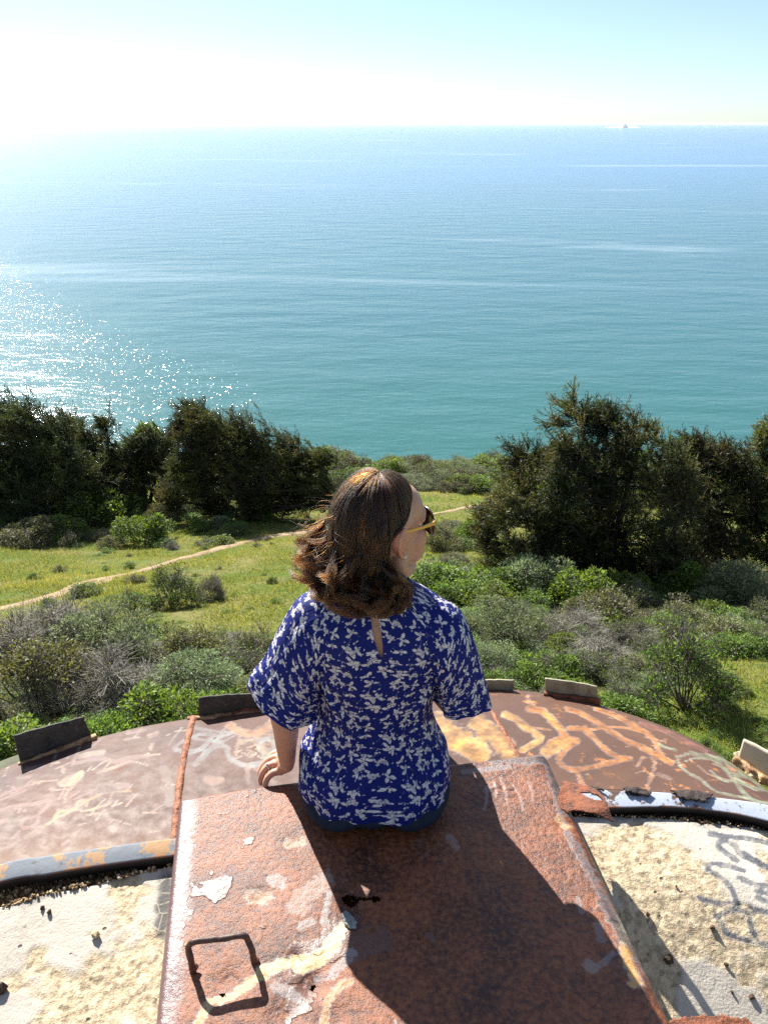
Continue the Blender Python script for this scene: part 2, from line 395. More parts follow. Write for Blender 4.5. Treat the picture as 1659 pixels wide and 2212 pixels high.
for p, wd in [([(1290, 378), (1250, 386), (1218, 400), (1240, 450), (1300, 490), (1325, 502)], 5), ([(1285, 378), (1400, 398), (1480, 438), (1560, 490), (1659, 562)], 8), ([(1300, 400), (1380, 405), (1440, 450), (1500, 520), (1570, 598), (1659, 622)], 7),
              ([(1495, 480), (1560, 492), (1650, 548), (1600, 552), (1530, 522), (1495, 484)], 8), ([(1375, 462), (1440, 510), (1500, 512)], 5), ([(1340, 515), (1400, 560), (1470, 580), (1560, 597)], 5), ([(1130, 335), (1160, 350), (1205, 362)], 6), ([(1250, 420), (1300, 400)], 3)]:
    st.append((g1(p), wd, GR, .9))
for p, wd in [([(1040, 240), (1150, 262), (1270, 272)], 6), ([(955, 355), (985, 330), (1040, 298), (1110, 278), (1220, 290), (1300, 258)], 7), ([(960, 360), (1030, 378), (1110, 355), (1160, 290)], 10), ([(1225, 262), (1180, 330), (1110, 400), (1070, 440)], 11),
              ([(1120, 378), (1185, 345), (1238, 352), (1250, 400), (1300, 436), (1370, 450), (1450, 432), (1520, 400)], 11), ([(1420, 345), (1430, 315), (1470, 308), (1505, 340), (1480, 372), (1430, 370), (1420, 345)], 12), ([(1050, 300), (1200, 320), (1280, 290)], 5), ([(1300, 330), (1420, 300), (1540, 290)], 5), ([(1450, 400), (1540, 440)], 14), ([(1330, 290), (1520, 220)], 5), ([(1380, 280), (1530, 250)], 5)]:
    st.append((g2(p), wd, PB, .75))
for p, wd, c, a in [([(1255, 235), (1320, 270), (1400, 275), (1470, 240), (1500, 208)], 20, OR, .75), ([(1315, 290), (1300, 340), (1290, 400)], 7, OR, .6), ([(1440, 340), (1440, 380)], 6, OR, .6), ([(1130, 530), (1200, 530)], 20, OR, .55), ([(1350, 450), (1360, 540)], 12, OR, .35), ([(1400, 470), (1500, 545)], 12, OR, .35),
                    ([(400, 440), (560, 412), (620, 432), (700, 408), (810, 398)], 9, RD, .55), ([(700, 275), (790, 255)], 9, RD, .45), ([(820, 290), (855, 275)], 12, OR, .55), ([(825, 360), (830, 335)], 10, OR, .6), ([(540, 490), (600, 470), (700, 430)], 7, OR, .6), ([(560, 480), (620, 415)], 3, CR, .8),
                    ([(325, 550), (390, 515), (450, 490), (400, 545), (335, 560)], 11, CR, .8), ([(440, 400), (520, 385), (560, 380)], 13, CR, .5), ([(300, 755), (325, 705), (400, 692), (480, 640), (520, 625), (560, 605)], 6, YE, .8), ([(240, 785), (330, 730), (420, 690), (470, 700), (600, 660)], 6, YE, .7), ([(420, 690), (430, 650), (480, 640), (470, 670)], 6, YE, .7), ([(600, 660), (620, 600), (720, 590)], 5, YE, .5), ([(640, 560), (690, 560)], 14, OR, .45),
                    ([(110, 780), (140, 742), (200, 730), (250, 682), (272, 642), (200, 658), (100, 668), (0, 694)], 6, RD, .75), ([(115, 770), (130, 795), (200, 770), (210, 740)], 6, RD, .7), ([(0, 622), (60, 590), (180, 552)], 4, RD, .6), ([(0, 585), (80, 600), (180, 530)], 3, RD, .6), ([(150, 470), (240, 450)], 8, RD, .5), ([(0, 760), (40, 750)], 14, OR, .5), ([(0, 640), (140, 590)], 3, RD, .6),
                    ([(100, 520), (170, 510)], 6, RD, .5), ([(900, 470), (925, 560), (925, 660)], 22, CR, .25), ([(340, 885), (380, 860)], 8, RD, .4), ([(90, 830), (105, 815)], 8, RD, .5), ([(180, 560), (190, 530)], 3, CR, .7), ([(270, 580), (300, 575)], 3, CR, .7), ([(330, 475), (370, 500)], 3, CR, .6), ([(480, 480), (500, 460)], 3, CR, .6)]:
    st.append((g2(p), wd * .85, c, a))
r2 = np.random.default_rng(3)
for _ in range(34):        # thin scratches by the hand and over the left plate
    x, y = r2.uniform(1280, 1545), r2.uniform(265, 420); a = r2.uniform(-.9, .9); L = r2.uniform(25, 80)
    st.append((g2([(x, y), (x + L * .5 * math.cos(a), y + L * .5 * math.sin(a) + 2), (x + L * math.cos(a), y + L * math.sin(a))]), 2.6, CR, .9))
for _ in range(60):
    x, y = r2.uniform(20, 960), r2.uniform(260, 820); a = r2.normal(-.5, .5); L = r2.uniform(20, 130)
    st.append((g2([(x, y), (x + L * .5 * math.cos(a), y + L * .5 * math.sin(a) + r2.normal(0, 3)), (x + L * math.cos(a), y + L * math.sin(a))]), 2.6, [RD, OR, CR][r2.integers(3)], .8))
for _ in range(30):
    x, y = r2.uniform(500, 1600), r2.uniform(120, 540); a = r2.normal(.3, .7); L = r2.uniform(15, 60)
    st.append((g1([(x, y), (x + L * .5 * math.cos(a), y + L * .5 * math.sin(a) + r2.normal(0, 3)), (x + L * math.cos(a), y + L * math.sin(a))]), 2.6, OR, .7))
DC = paint(len(DV), PXD, PYD, st)
s_attr = np.tile(np.concatenate([sv, [1.02] * 4]), (NU, 1)).ravel()
side = sstep(-.15, .35, DV[:, 0])            # left half pale lilac-brown, right half darker with orange specks

m, nt, out = mat('weathered_dome_steel'); p = geo(nt)
pa = attr(nt, 'paint'); sa = attr(nt, 'side').outputs['Fac']; ra = attr(nt, 'radial').outputs['Fac']
n1 = tex(nt, 2.2, 6, .6, p); n2 = tex(nt, 26, 7, .65, p); n3 = tex(nt, 110, 4, .6, p)
mpv = N(nt, 'ShaderNodeMapping', {'Vector': p, 'Scale': (1, 1, 1)})
base = mixc(nt, sa, (.070, .040, .039), (.085, .047, .036))
base = mixc(nt, ramp(nt, n1, [(.35, 0), (.7, .6)]), base, (.17, .085, .045))
base = mixc(nt, ramp(nt, n2, [(.52, 0), (.75, .45)]), base, (.035, .022, .022))
spk = ramp(nt, n2, [(.57, 0), (.62, 1)])
spots = mth(nt, 'MULTIPLY', spk, mth(nt, 'MULTIPLY', ramp(nt, tex(nt, 5, 3, .6, p), [(.45, 0), (.6, 1)]), mth(nt, 'ADD', mth(nt, 'MULTIPLY', sa, .75), .12)))
base = mixc(nt, spots, base, (.42, .17, .06))
pale = mth(nt, 'MULTIPLY', ramp(nt, mth(nt, 'ADD', ra, mth(nt, 'MULTIPLY', mth(nt, 'SUBTRACT', n2, .5), .35)), [(.0, 1), (.30, 0)]), mth(nt, 'SUBTRACT', 1.0, sa))
base = mixc(nt, mth(nt, 'MULTIPLY', pale, .45), base, (.22, .13, .075))
edge = ramp(nt, mth(nt, 'ADD', ra, mth(nt, 'MULTIPLY', mth(nt, 'SUBTRACT', n2, .5), .25)), [(.90, 0), (1, .8)])
base = mixc(nt, edge, base, (.11, .06, .04))
pm = mth(nt, 'MULTIPLY', pa.outputs['Alpha'], mth(nt, 'MULTIPLY', ramp(nt, n2, [(.66, 1), (.50, .55), (.38, .25)][::-1]), ramp(nt, tex(nt, 9, 5, .7, p), [(.32, .45), (.55, 1)])))
c = mixc(nt, pm, base, mixc(nt, ramp(nt, n2, [(.40, .0), (.60, .45)]), pa.outputs['Color'], (.80, .55, .24), 'MIX'))
c = mixc(nt, mth(nt, 'SUBTRACT', 1.0, pa.outputs['Alpha']), mixc(nt, pm, base, pa.outputs['Color']), mixc(nt, pm, base, pa.outputs['Color']))
rg = ramp(nt, n2, [(.35, .50), (.7, .70)])
hh = mth(nt, 'ADD', mth(nt, 'MULTIPLY', n2, 1.0), mth(nt, 'MULTIPLY', n3, .25))
pbsdf(nt, out, c, rg, bump(nt, hh, .45, .003), 0, .27); M_dome = m

dome = empty('bunker_dome', (0, 1.6, -.2), 'rusty graffiti-scratched steel dome cap of the bunker curving round behind the seated woman', 'bunker dome')
mobj('dome_plate', DV, grid_faces(NU, NV + 4), M_dome, dome, attrs={'paint': DC, 'radial': s_attr, 'side': side})

def rust(name, dark, mid, lite, rough=.6, scale=18, bstr=.8, bdist=.006, spec=.5):
    m, nt, out = mat(name); p = geo(nt)
    n1 = tex(nt, scale, 7, .65, p); n2 = tex(nt, scale * 6, 5, .6, p)
    c = mixc(nt, ramp(nt, n1, [(.36, 0), (.55, 1)]), dark, mid); c = mixc(nt, ramp(nt, n2, [(.52, 0), (.7, .7)]), c, lite)
    hh = mth(nt, 'ADD', n1, mth(nt, 'MULTIPLY', n2, .5))
    pbsdf(nt, out, c, rough, bump(nt, hh, bstr, bdist), 0, spec); return m
M_weld = rust('rusted_weld', (.10, .035, .02), (.30, .10, .04), (.45, .22, .11), .7, 40)
M_flake = rust('flaking_rust', (.05, .02, .015), (.22, .065, .025), (.36, .13, .05), .75, 35, 1, .008)
M_tab = rust('dull_plate_steel', (.035, .035, .03), (.075, .07, .055), (.16, .14, .10), .8, 16, .5, .003, .3)
M_tab2 = rust('lichen_plate_steel', (.22, .20, .13), (.36, .34, .22), (.50, .46, .33), .85, 22, .5, .003, .3)

def weld(pts, wd, label):
    pts = resamp(np.array(pts, float), 260); P = at(pts[:, 0], pts[:, 1], z=-.15)
    for _ in range(4):
        z = dome_z(P[:, 0], P[:, 1]); P = at(pts[:, 0], pts[:, 1], z=z)
    T = unit(np.gradient(P, axis=0)); Sd = np.stack([-T[:, 1], T[:, 0], 0 * T[:, 0]], -1)
    u = np.linspace(-1, 1, 15); wv = wd * (1 + .16 * fbm(P[:, 0] * 22, P[:, 1] * 22, 3, 2))
    V = P[:, None] + Sd[:, None] * (u[None] * wv[:, None] * .5)[..., None]
    hgt = .009 * (1 - u ** 2) ** .6; V[..., 2] += hgt[None] * (1 + .6 * fbm(V[..., 0] * 60, V[..., 1] * 60, 1, 3)) - .003
    return tag(mobj('weld_seam', V.reshape(-1, 3), grid_faces(260, 15), M_weld, dome), label)
weld([(419, 1548), (410, 1580), (398, 1635), (388, 1700), (382, 1760), (377, 1815)], .022, 'thick rusty weld seam left of the woman')
weld([(1050, 1515), (1075, 1560), (1100, 1600), (1130, 1650), (1160, 1690)], .017, 'thin orange weld seam right of the woman')

# grey rim band with shade painted dark on its lip and underside, left and right of the hatch
m, nt, out = mat('grey_painted_band'); p = geo(nt)
n1 = tex(nt, 14, 6, .65, p); n2 = tex(nt, 60, 4, .6, p); sa = attr(nt, 'side').outputs['Fac']; ea = attr(nt, 'edge').outputs['Fac']
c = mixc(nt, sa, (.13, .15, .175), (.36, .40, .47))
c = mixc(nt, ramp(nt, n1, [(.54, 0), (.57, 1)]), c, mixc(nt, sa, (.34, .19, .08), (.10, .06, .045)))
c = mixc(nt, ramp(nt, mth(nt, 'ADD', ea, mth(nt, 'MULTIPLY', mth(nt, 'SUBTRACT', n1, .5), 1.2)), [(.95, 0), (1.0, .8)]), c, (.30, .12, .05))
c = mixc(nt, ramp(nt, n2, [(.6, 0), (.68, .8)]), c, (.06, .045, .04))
c = mixc(nt, ramp(nt, mth(nt, 'MULTIPLY', ea, .5), [(.55, 0), (.70, 1)]), c, (.018, .014, .013))  # near-black lip colour stands for the shade on its vertical face
pbsdf(nt, out, c, .6, bump(nt, n1, .5, .004), 0, .3); M_band = m
def band(up, lo, label, parent):
    up = resamp(np.array(up, float), 240); lo = resamp(np.array(lo, float), 240)
    U = at(up[:, 0], up[:, 1], z=ZI + .006); L = at(lo[:, 0], lo[:, 1], z=ZI + .0)
    u = np.linspace(0, 1, 12)[None, :, None]; V = U[:, None] * (1 - u) + L[:, None] * u
    V[..., 2] += .001 * np.sin(u[..., 0] * np.pi) + .0015 * fbm(V[..., 0] * 12, V[..., 1] * 12, 3, 3)
    e = unit(L - U); V2 = np.stack([L + e * .002 - [0, 0, .004], L + e * .003 - [0, 0, .022], L - e * .01 - [0, 0, .024]], 1)
    U2 = U - e * .004 - [0, 0, .012]
    V = np.concatenate([U2[:, None], V, V2], 1); nv = V.shape[1]
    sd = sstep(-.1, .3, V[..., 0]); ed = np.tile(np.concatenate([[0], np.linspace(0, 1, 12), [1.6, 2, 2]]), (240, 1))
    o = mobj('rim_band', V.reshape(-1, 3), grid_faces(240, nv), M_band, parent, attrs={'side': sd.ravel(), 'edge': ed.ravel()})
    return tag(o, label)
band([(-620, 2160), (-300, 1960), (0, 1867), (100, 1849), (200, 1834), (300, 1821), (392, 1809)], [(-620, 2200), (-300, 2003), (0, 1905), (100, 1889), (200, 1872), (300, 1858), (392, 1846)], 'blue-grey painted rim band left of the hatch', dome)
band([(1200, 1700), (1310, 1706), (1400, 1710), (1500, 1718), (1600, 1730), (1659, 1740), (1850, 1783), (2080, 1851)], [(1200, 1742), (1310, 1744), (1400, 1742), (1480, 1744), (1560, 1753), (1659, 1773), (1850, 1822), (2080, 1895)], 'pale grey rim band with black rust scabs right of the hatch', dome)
# dark flakes lifting off the right band
def pxplate(name, outline, holes, zf, mt, parent, step=2.0, t=.003, jag=0.0, seed=0, label=None):
    o_ = np.array(outline, float); x0, y0 = o_.min(0) - 4; x1, y1 = o_.max(0) + 4
    xs = np.arange(x0, x1, step); ys = np.arange(y0, y1, step); Xp, Yp = np.meshgrid(xs, ys, indexing='ij')
    P = at(Xp, Yp, z=zf(Xp, Yp)); Fc = grid_faces(len(xs), len(ys))
    cx, cy = Xp.ravel()[Fc].mean(1), Yp.ravel()[Fc].mean(1)
    cx = cx + jag * noise(cx * .13 + seed, cy * .13, 1); cy = cy + jag * noise(cx * .13 + seed, cy * .13, 8)
    k = inside(outline, cx, cy)
    for hl in holes: k &= ~inside(hl, cx, cy)
    Fc = Fc[k]; used, inv = np.unique(Fc, return_inverse=True)
    o = mobj(name, P.reshape(-1, 3)[used], inv.reshape(Fc.shape), mt, parent)
    solidify(o, t, 0); 
    if label: tag(o, label)
    return o
M_scab = rust('black_rust_scab', (.012, .01, .01), (.05, .035, .03), (.14, .07, .05), .8, 50, 1, .008)
for pl in ([(1345, 1701), (1375, 1700), (1408, 1712), (1400, 1719), (1372, 1714), (1350, 1708)], [(1448, 1708), (1500, 1708), (1540, 1716), (1520, 1729), (1488, 1727), (1462, 1719)], [(1268, 1701), (1300, 1702), (1306, 1708), (1285, 1709)]):
    pxplate('rust_scab', pl, [], lambda x, y: ZI + .013 + .003 * noise(x * .1, y * .1, 2), M_scab, dome, 1.5, .004, 3.0)

# upright plates on the rim
def bracket(bl, br, tl, tr, mt, label, zb=ZO, ledge=None, hgt=None):
    B1, B2 = at(*bl, z=zb), at(*br, z=zb)
    def top(B, q):                                  # height that reaches the measured top, plate leaning outwards a little
        lo, hi = .01, .3
        n = unit(np.array([B[0] - cx0, B[1] - cy0, 0])) * .12
        for _ in range(40):
            mid = (lo + hi) / 2; _, yy = topx(B + np.array([0, 0, mid]) + n * mid)
            lo, hi = (mid, hi) if yy > q[1] else (lo, mid)
        return B + np.array([0, 0, mid]) + n * mid
    T1, T2 = top(B1, tl), top(B2, tr)
    T1 = T1 + (B2 - B1) * ((tl[0] - topx(T1)[0]) / (br[0] - bl[0])); T2 = T2 + (B2 - B1) * ((tr[0] - topx(T2)[0]) / (br[0] - bl[0]))
    nu, nv = 26, 10; u = np.linspace(0, 1, nu)[:, None, None]; v = np.linspace(0, 1, nv)[None, :, None]
    V = (B1 * (1 - u) + B2 * u) * (1 - v) + (T1 * (1 - u) + T2 * u) * v
    V[..., 1] += .004 * np.sin(u[..., 0] * 3.1) + .0015 * fbm(V[..., 0] * 30, V[..., 2] * 30, 3, 3); V[..., 2] += .0015 * noise(V[..., 0] * 60, 3) * (v[..., 0] > .95)
    o = mobj('rim_bracket', V.reshape(-1, 3), grid_faces(nu, nv), mt, dome); solidify(o, .007, 0); tag(o, label)
    if ledge is not None:
        e = unit(B2 - B1); n = np.array([e[1], -e[0], 0]); n *= -1 if n[1] > 0 else 1
        uu = np.linspace(-.03, 1.05, 40); base = B1 + (B2 - B1) * uu[:, None]; wdt = .016 * (1 + .5 * noise(uu * 9 + bl[0], 2.))[:, None]
        V = np.stack([base + n * .003 + [0, 0, .004], base + n * .004 + [0, 0, .014], base + n * wdt + [0, 0, .012], base + n * wdt + [0, 0, -.012]], 1)
        V[..., 2] += .003 * noise(V[..., 0] * 40, V[..., 1] * 40, 2)
        mobj('bracket_flange', V.reshape(-1, 3), grid_faces(40, 4), ledge, dome)
M_flange = rust('sunlit_rusty_flange', (.16, .06, .03), (.45, .28, .13), (.62, .45, .25), .7, 24)
bracket((46, 1652), (200, 1592), (30, 1590), (180, 1546), M_tab, 'dark grey upright plate on the dome rim near the left edge', ZO, M_flange)
bracket((430, 1552), (580, 1534), (430, 1507), (572, 1497), M_tab, 'dark grey upright plate on the dome rim half behind the left sleeve', ZO, M_flange)
bracket((1035, 1491), (1108, 1493), (1035, 1470), (1110, 1470), M_tab2, 'small lichen-grey upright plate by the right sleeve', ZO, None)
bracket((1177, 1499), (1289, 1514), (1177, 1466), (1290, 1483), M_tab2, 'lichen-spotted upright plate with rusty ends right of the woman', ZO, M_flake)
bracket((1592, 1640), (1700, 1712), (1606, 1596), (1720, 1655), simple('pale_sunlit_plate', (.50, .44, .33), .8, 0, .15, 20), 'pale upright plate on the dome rim at the right edge', ZO - .005, M_flange)
# crusty rim strip right of the second plate
def strip(px, wd, hg, mt, name):
    pts = resamp(np.array(px, float), 120); P = at(pts[:, 0], pts[:, 1], z=ZO + .02)
    for _ in range(3): P = at(pts[:, 0], pts[:, 1], z=dome_z(P[:, 0], P[:, 1]))
    T = unit(np.gradient(P, axis=0)); Sd = np.stack([-T[:, 1], T[:, 0], 0 * T[:, 0]], -1); u = np.linspace(-1, 1, 13)
    V = P[:, None] + Sd[:, None] * (u * wd * .5)[None, :, None] * (1 + .4 * noise(P[:, :1] * 30, 1.))[..., None]
    V[..., 2] += hg * np.sqrt(1 - u ** 2 * .98)[None] * (.7 + .9 * fbm(V[..., 0] * 45, V[..., 1] * 70, 2, 3)) - .002
    return mobj(name, V.reshape(-1, 3), grid_faces(120, 13), mt, dome)
strip([(500, 1543), (530, 1538), (570, 1532), (610, 1527), (660, 1520)], .022, .014, M_flake, 'rust_crust')
strip([(405, 1552), (440, 1550), (470, 1548)], .02, .008, M_weld, 'rust_crust')

# ---------------------------------------------------------------- concrete slab
EDGE = np.concatenate([np.array([(-640, 2260), (-300, 2060), (0, 1960), (60, 1942), (120, 1926), (250, 1897), (385, 1866), (700, 1815), (1000, 1776), (1150, 1766)], float),
                       np.array([(1250, 1762), (1400, 1766), (1500, 1773), (1659, 1794), (1850, 1845), (2080, 1925)], float)])
ec = wcurve(EDGE, ZS)
sx = axis(-6, 6, -1.05, 1.25, 640, 14); sy = np.concatenate([-2.2 + 3.0 * np.linspace(0, 1, 60, endpoint=False) ** .6, np.linspace(.8, 1.72, 262)])
sx = sx[(sx > -1.75) & (sx < 1.95)]
X, Y = np.meshgrid(sx, sy, indexing='ij')
eye = np.interp(X, np.sort(ec[:, 0]), ec[np.argsort(ec[:, 0]), 1])
dd = eye - Y + .006 * fbm(X * 25, Y * 25, 4, 3)
exposed = fbm(X * 3.2 + 2, Y * 3.2, 3, 5, .6)                   # > 0: skim coat worn off, aggregate shows
ex = sstep(.0, .10, exposed + .42 * (X < 0) * sstep(-.90, -.50, X) * sstep(1.42, 1.2, Y + .2 * X) - .12 * (X < -.8) - .10 * (X > 0))
def slab_h(x, y):
    e_ = np.interp(x, np.sort(ec[:, 0]), ec[np.argsort(ec[:, 0]), 1]); return ZS - .12 * sstep(0.12, .60, e_ - y) * sstep(-.2, .5, x) - .12 * np.clip(e_ - y, 0, .75)
Z = slab_h(X, Y) + .004 * fbm(X * 2, Y * 2, 1, 3) - .004 * ex + .0022 * ex * fbm(X * 90, Y * 90, 2, 3) + .0006 * fbm(X * 60, Y * 60, 5, 2)
Z = np.where(dd > 0, Z, 0) * 1.0 + np.where(dd > 0, 0, ZS) - .030 * sstep(.004, -.014, dd) + .006 * fbm(X * 18, Y * 18, 9, 3) * (dd < 0) - .6 * sstep(-.10, -.16, dd)
SV = np.stack([X, Y, Z], -1).reshape(-1, 3); PXS, PYS = topx(SV)
DB = (.11, .118, .135); st = []
for p in ([(1232, 445), (1222, 402), (1300, 388), (1370, 430), (1400, 480), (1450, 525), (1560, 565), (1680, 640)], [(1232, 445), (1300, 500), (1385, 555)], [(1130, 632), (1120, 592), (1200, 588), (1330, 610), (1440, 645)],
          [(1130, 632), (1220, 690), (1290, 745)], [(1050, 880), (1150, 920), (1300, 935), (1385, 935), (1355, 850), (1320, 780)], [(1400, 705), (1500, 750), (1680, 795)], [(1310, 982), (1400, 990), (1500, 1022), (1560, 985), (1680, 1022)],
          [(1222, 1052), (1250, 1130), (1300, 1190), (1400, 1240), (1500, 1262), (1680, 1305)], [(1492, 1022), (1502, 1130), (1540, 1210), (1552, 1262)], [(1205, 1042), (1310, 1000)], [(1150, 320), (1300, 350), (1500, 370), (1659, 400)], [(1450, 490), (1600, 600), (1680, 620)], [(1560, 880), (1680, 930)], [(1560, 820), (1680, 850)]):
    st.append((g3(p), 13, DB, .95))
SC = paint(len(SV), PXS, PYS, st, .8)
# dark crackled tar beside the hatch edge, lower left
tar = sstep(24, 6, pdist(PXS, PYS, [(362, 1900), (358, 1935), (350, 1975), (352, 2020)]) + 9 * fbm(PXS * .05, PYS * .05, 2, 3)) * .85
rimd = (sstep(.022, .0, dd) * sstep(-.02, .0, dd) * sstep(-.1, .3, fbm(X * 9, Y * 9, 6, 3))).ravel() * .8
Fs = grid_faces(len(sx), len(sy))
m, nt, out = mat('worn_concrete'); p = geo(nt)
pa = attr(nt, 'paint'); e = attr(nt, 'exposed').outputs['Fac']; tr = attr(nt, 'tar').outputs['Fac']; gv = attr(nt, 'trench').outputs['Fac']
n1 = tex(nt, 3.5, 7, .65, p); n2 = tex(nt, 40, 7, .7, p); n3 = tex(nt, 160, 4, .6, p)
vo = N(nt, 'ShaderNodeTexVoronoi', {'Scale': 95.0, 'Vector': p}); vc = N(nt, 'ShaderNodeTexVoronoi', {'Scale': 34.0, 'Vector': p}, feature='DISTANCE_TO_EDGE')
sm = mixc(nt, ramp(nt, n1, [(.35, 0), (.65, 1)]), (.46, .41, .345), (.62, .56, .465))
sm = mixc(nt, ramp(nt, n2, [(.60, 0), (.70, .7)]), sm, (.15, .135, .11))
ag = mixc(nt, ramp(nt, n2, [(.3, 0), (.6, 1)]), (.31, .235, .15), (.54, .44, .29))
ag = mixc(nt, .55, ag, N(nt, 'ShaderNodeHueSaturation', {'Color': vo.outputs['Color'], 'Saturation': .0, 'Value': .9}), 'OVERLAY')
c = mixc(nt, e, sm, ag)
c = mixc(nt, gv, c, mixc(nt, n2, (.12, .075, .035), (.34, .23, .10)))
pits = N(nt, 'ShaderNodeTexVoronoi', {'Scale': 26.0, 'Vector': p}); pit = ramp(nt, pits.outputs['Distance'], [(.06, 1), (.13, 0)])
pitm = mth(nt, 'MULTIPLY', pit, ramp(nt, tex(nt, 6, 3, .6, p), [(.52, 0), (.62, .9)]))
c = mixc(nt, pitm, c, (.05, .045, .04))
c = mixc(nt, mth(nt, 'MULTIPLY', pa.outputs['Alpha'], ramp(nt, n2, [(.46, 1), (.70, .25)])), c, pa.outputs['Color'])
crk = ramp(nt, vc.outputs['Distance'], [(.02, 0), (.06, 1)])
c = mixc(nt, tr, c, mixc(nt, crk, (.34, .31, .24), mixc(nt, n2, (.02, .022, .026), (.12, .125, .13))))
hh = mth(nt, 'ADD', mth(nt, 'MULTIPLY', n2, mth(nt, 'ADD', mth(nt, 'MULTIPLY', e, .7), .3)), mth(nt, 'SUBTRACT', mth(nt, 'MULTIPLY', n3, .25), mth(nt, 'MULTIPLY', pitm, 1.5)))
pbsdf(nt, out, c, .9, bump(nt, hh, .9, .006), 0, .25); M_conc = m
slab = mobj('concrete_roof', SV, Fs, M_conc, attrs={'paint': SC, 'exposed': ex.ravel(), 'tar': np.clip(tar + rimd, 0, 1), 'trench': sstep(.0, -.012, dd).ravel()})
tag(slab, 'weathered pale concrete bunker roof with dark sprayed letters, either side of the rusty hatch', 'concrete roof')

# stones
_ph = (1 + 5 ** .5) / 2
ICO = unit(np.array([(-1, _ph, 0), (1, _ph, 0), (-1, -_ph, 0), (1, -_ph, 0), (0, -1, _ph), (0, 1, _ph), (0, -1, -_ph), (0, 1, -_ph), (_ph, 0, -1), (_ph, 0, 1), (-_ph, 0, -1), (-_ph, 0, 1)], float))
ICF = np.array([(0, 11, 5), (0, 5, 1), (0, 1, 7), (0, 7, 10), (0, 10, 11), (1, 5, 9), (5, 11, 4), (11, 10, 2), (10, 7, 6), (7, 1, 8), (3, 9, 4), (3, 4, 2), (3, 2, 6), (3, 6, 8), (3, 8, 9), (4, 9, 5), (2, 4, 11), (6, 2, 10), (8, 6, 7), (9, 8, 1)])
def stones(P, r, rng):
    n = len(P); V = ICO[None] * (1 + rng.uniform(-.25, .25, (n, 12, 1))) * rng.uniform(.6, 1.2, (n, 1, 3)) * r[:, None, None]
    a = rng.uniform(0, 6.28, n); c, s = np.cos(a)[:, None], np.sin(a)[:, None]
    V = np.stack([V[..., 0] * c - V[..., 1] * s, V[..., 0] * s + V[..., 1] * c, V[..., 2]], -1) + P[:, None]
    return V.reshape(-1, 3), (ICF[None] + np.arange(n)[:, None, None] * 12).reshape(-1, 3), np.repeat(rng.random(n), 12)
m, nt, out = mat('gravel_stones'); p = geo(nt)
c = ramp(nt, attr(nt, 'tone').outputs['Fac'], [(0, (.05, .035, .025)), (.3, (.16, .10, .055)), (.6, (.36, .24, .11)), (1, (.52, .42, .28))])
pbsdf(nt, out, c, .85, bump(nt, tex(nt, 200, 4, .6, p), .4, .002), 0, .3); M_stone = m
gr = np.random.default_rng(11)
gxs = np.concatenate([gr.uniform(-1.4, -.40, 2300), gr.uniform(.44, 1.6, 2300)]); ey = np.interp(gxs, np.sort(ec[:, 0]), ec[np.argsort(ec[:, 0]), 1])
off = gr.beta(1.2, 1.6, len(gxs)) * .085 - .006
rs = np.where(gxs < 0, gr.uniform(.0018, .0055, len(gxs)), gr.uniform(.0015, .0042, len(gxs)))
Vg, Fg, tg = stones(np.stack([gxs, ey + off, np.where(off < .005, ZS, ZS - .027) + rs * .3 + .006 * fbm(gxs * 18, (ey + off) * 18, 9, 3)], -1), rs, gr)
tag(mobj('gravel', Vg, Fg, M_stone, None, False, {'tone': tg}), 'loose ochre gravel lying in the gap between the rim band and the concrete', 'gravel', None, 'stuff')
# larger loose stones on the concrete
for px, py, r, tn_, lb in [(207, 2022, .011, .85, 'pale broken stone on the concrete left of the hatch handle'), (93, 1963, .006, .05, 'pair-mate dark pebble, upper one, on the pale concrete at left'), (108, 1972, .007, .1, 'dark rounded pebble just right of another on the pale concrete at left'),
                       (404, 2043, .006, .75, 'small ochre stone lying on the left rim of the hatch plate'), (1398, 1978, .007, .35, 'brown pebble high on the concrete right of the hatch edge'), (1443, 2100 - 25, .011, .06, 'dark purple stone touching the right side of the hatch'),
                       (1460, 1970 - 55, .004, .2, 'tiny brown pebble among others on the right concrete'), (1537, 2005, .007, .15, 'dark pebble on the right concrete below the sprayed letters'), (1567, 2085, .006, .05, 'black pebble right of the flap shadow'), (1580, 2146, .005, .1, 'dark pebble low on the right concrete'), (1702 - 80, 2155, .007, .05, 'black pebble nearest the lower right corner'),
                       (4, 1968 + 170, .012, .05, 'dark stone cut by the left edge of the frame')]:
    P = at(px, py, z=.004 if px == 404 else ZS)
    for _ in range(6 if px != 404 else 0): P = at(px, py, z=float(slab_h(P[0], P[1])))
    P = P[None]; Vp, Fp, tp = stones(P + [0, 0, r * .45], np.array([r]), np.random.default_rng(int(px)))
    tag(mobj('pebble', Vp, Fp, M_stone, None, False, {'tone': tp * 0 + tn_}), lb, 'pebble', 'loose stones on the bunker')

# concrete collar outside the dome at far left, and rubble behind the right rim plate
k = A < math.radians(-38)
pc = ocA[k]; dn = dirr[k]; rad = np.array([0.0, .03, .06, .10, .11]); zz = np.array([-.045, -.05, -.055, -.065, -.5])
V = np.stack([pc[:, None, 0] + dn[:, None, 0] * (rad + .02), pc[:, None, 1] + dn[:, None, 1] * (rad + .02), np.broadcast_to(ZO + zz, (k.sum(), 5))], -1)
tag(mobj('concrete_collar', V.reshape(-1, 3), grid_faces(k.sum(), 5), simple('mossy_concrete', (.085, .09, .05), .9, 0, .35, 12)), 'low mossy concrete collar outside the dome rim at the left edge', 'concrete collar')
rb = np.random.default_rng(5); q = at(rb.uniform(1600, 1700, 150), rb.uniform(1642, 1700, 150), z=ZO - .01)
q = q + np.stack([rb.uniform(.0, .06, 150), rb.uniform(.0, .05, 150), 0 * q[:, 2]], -1)
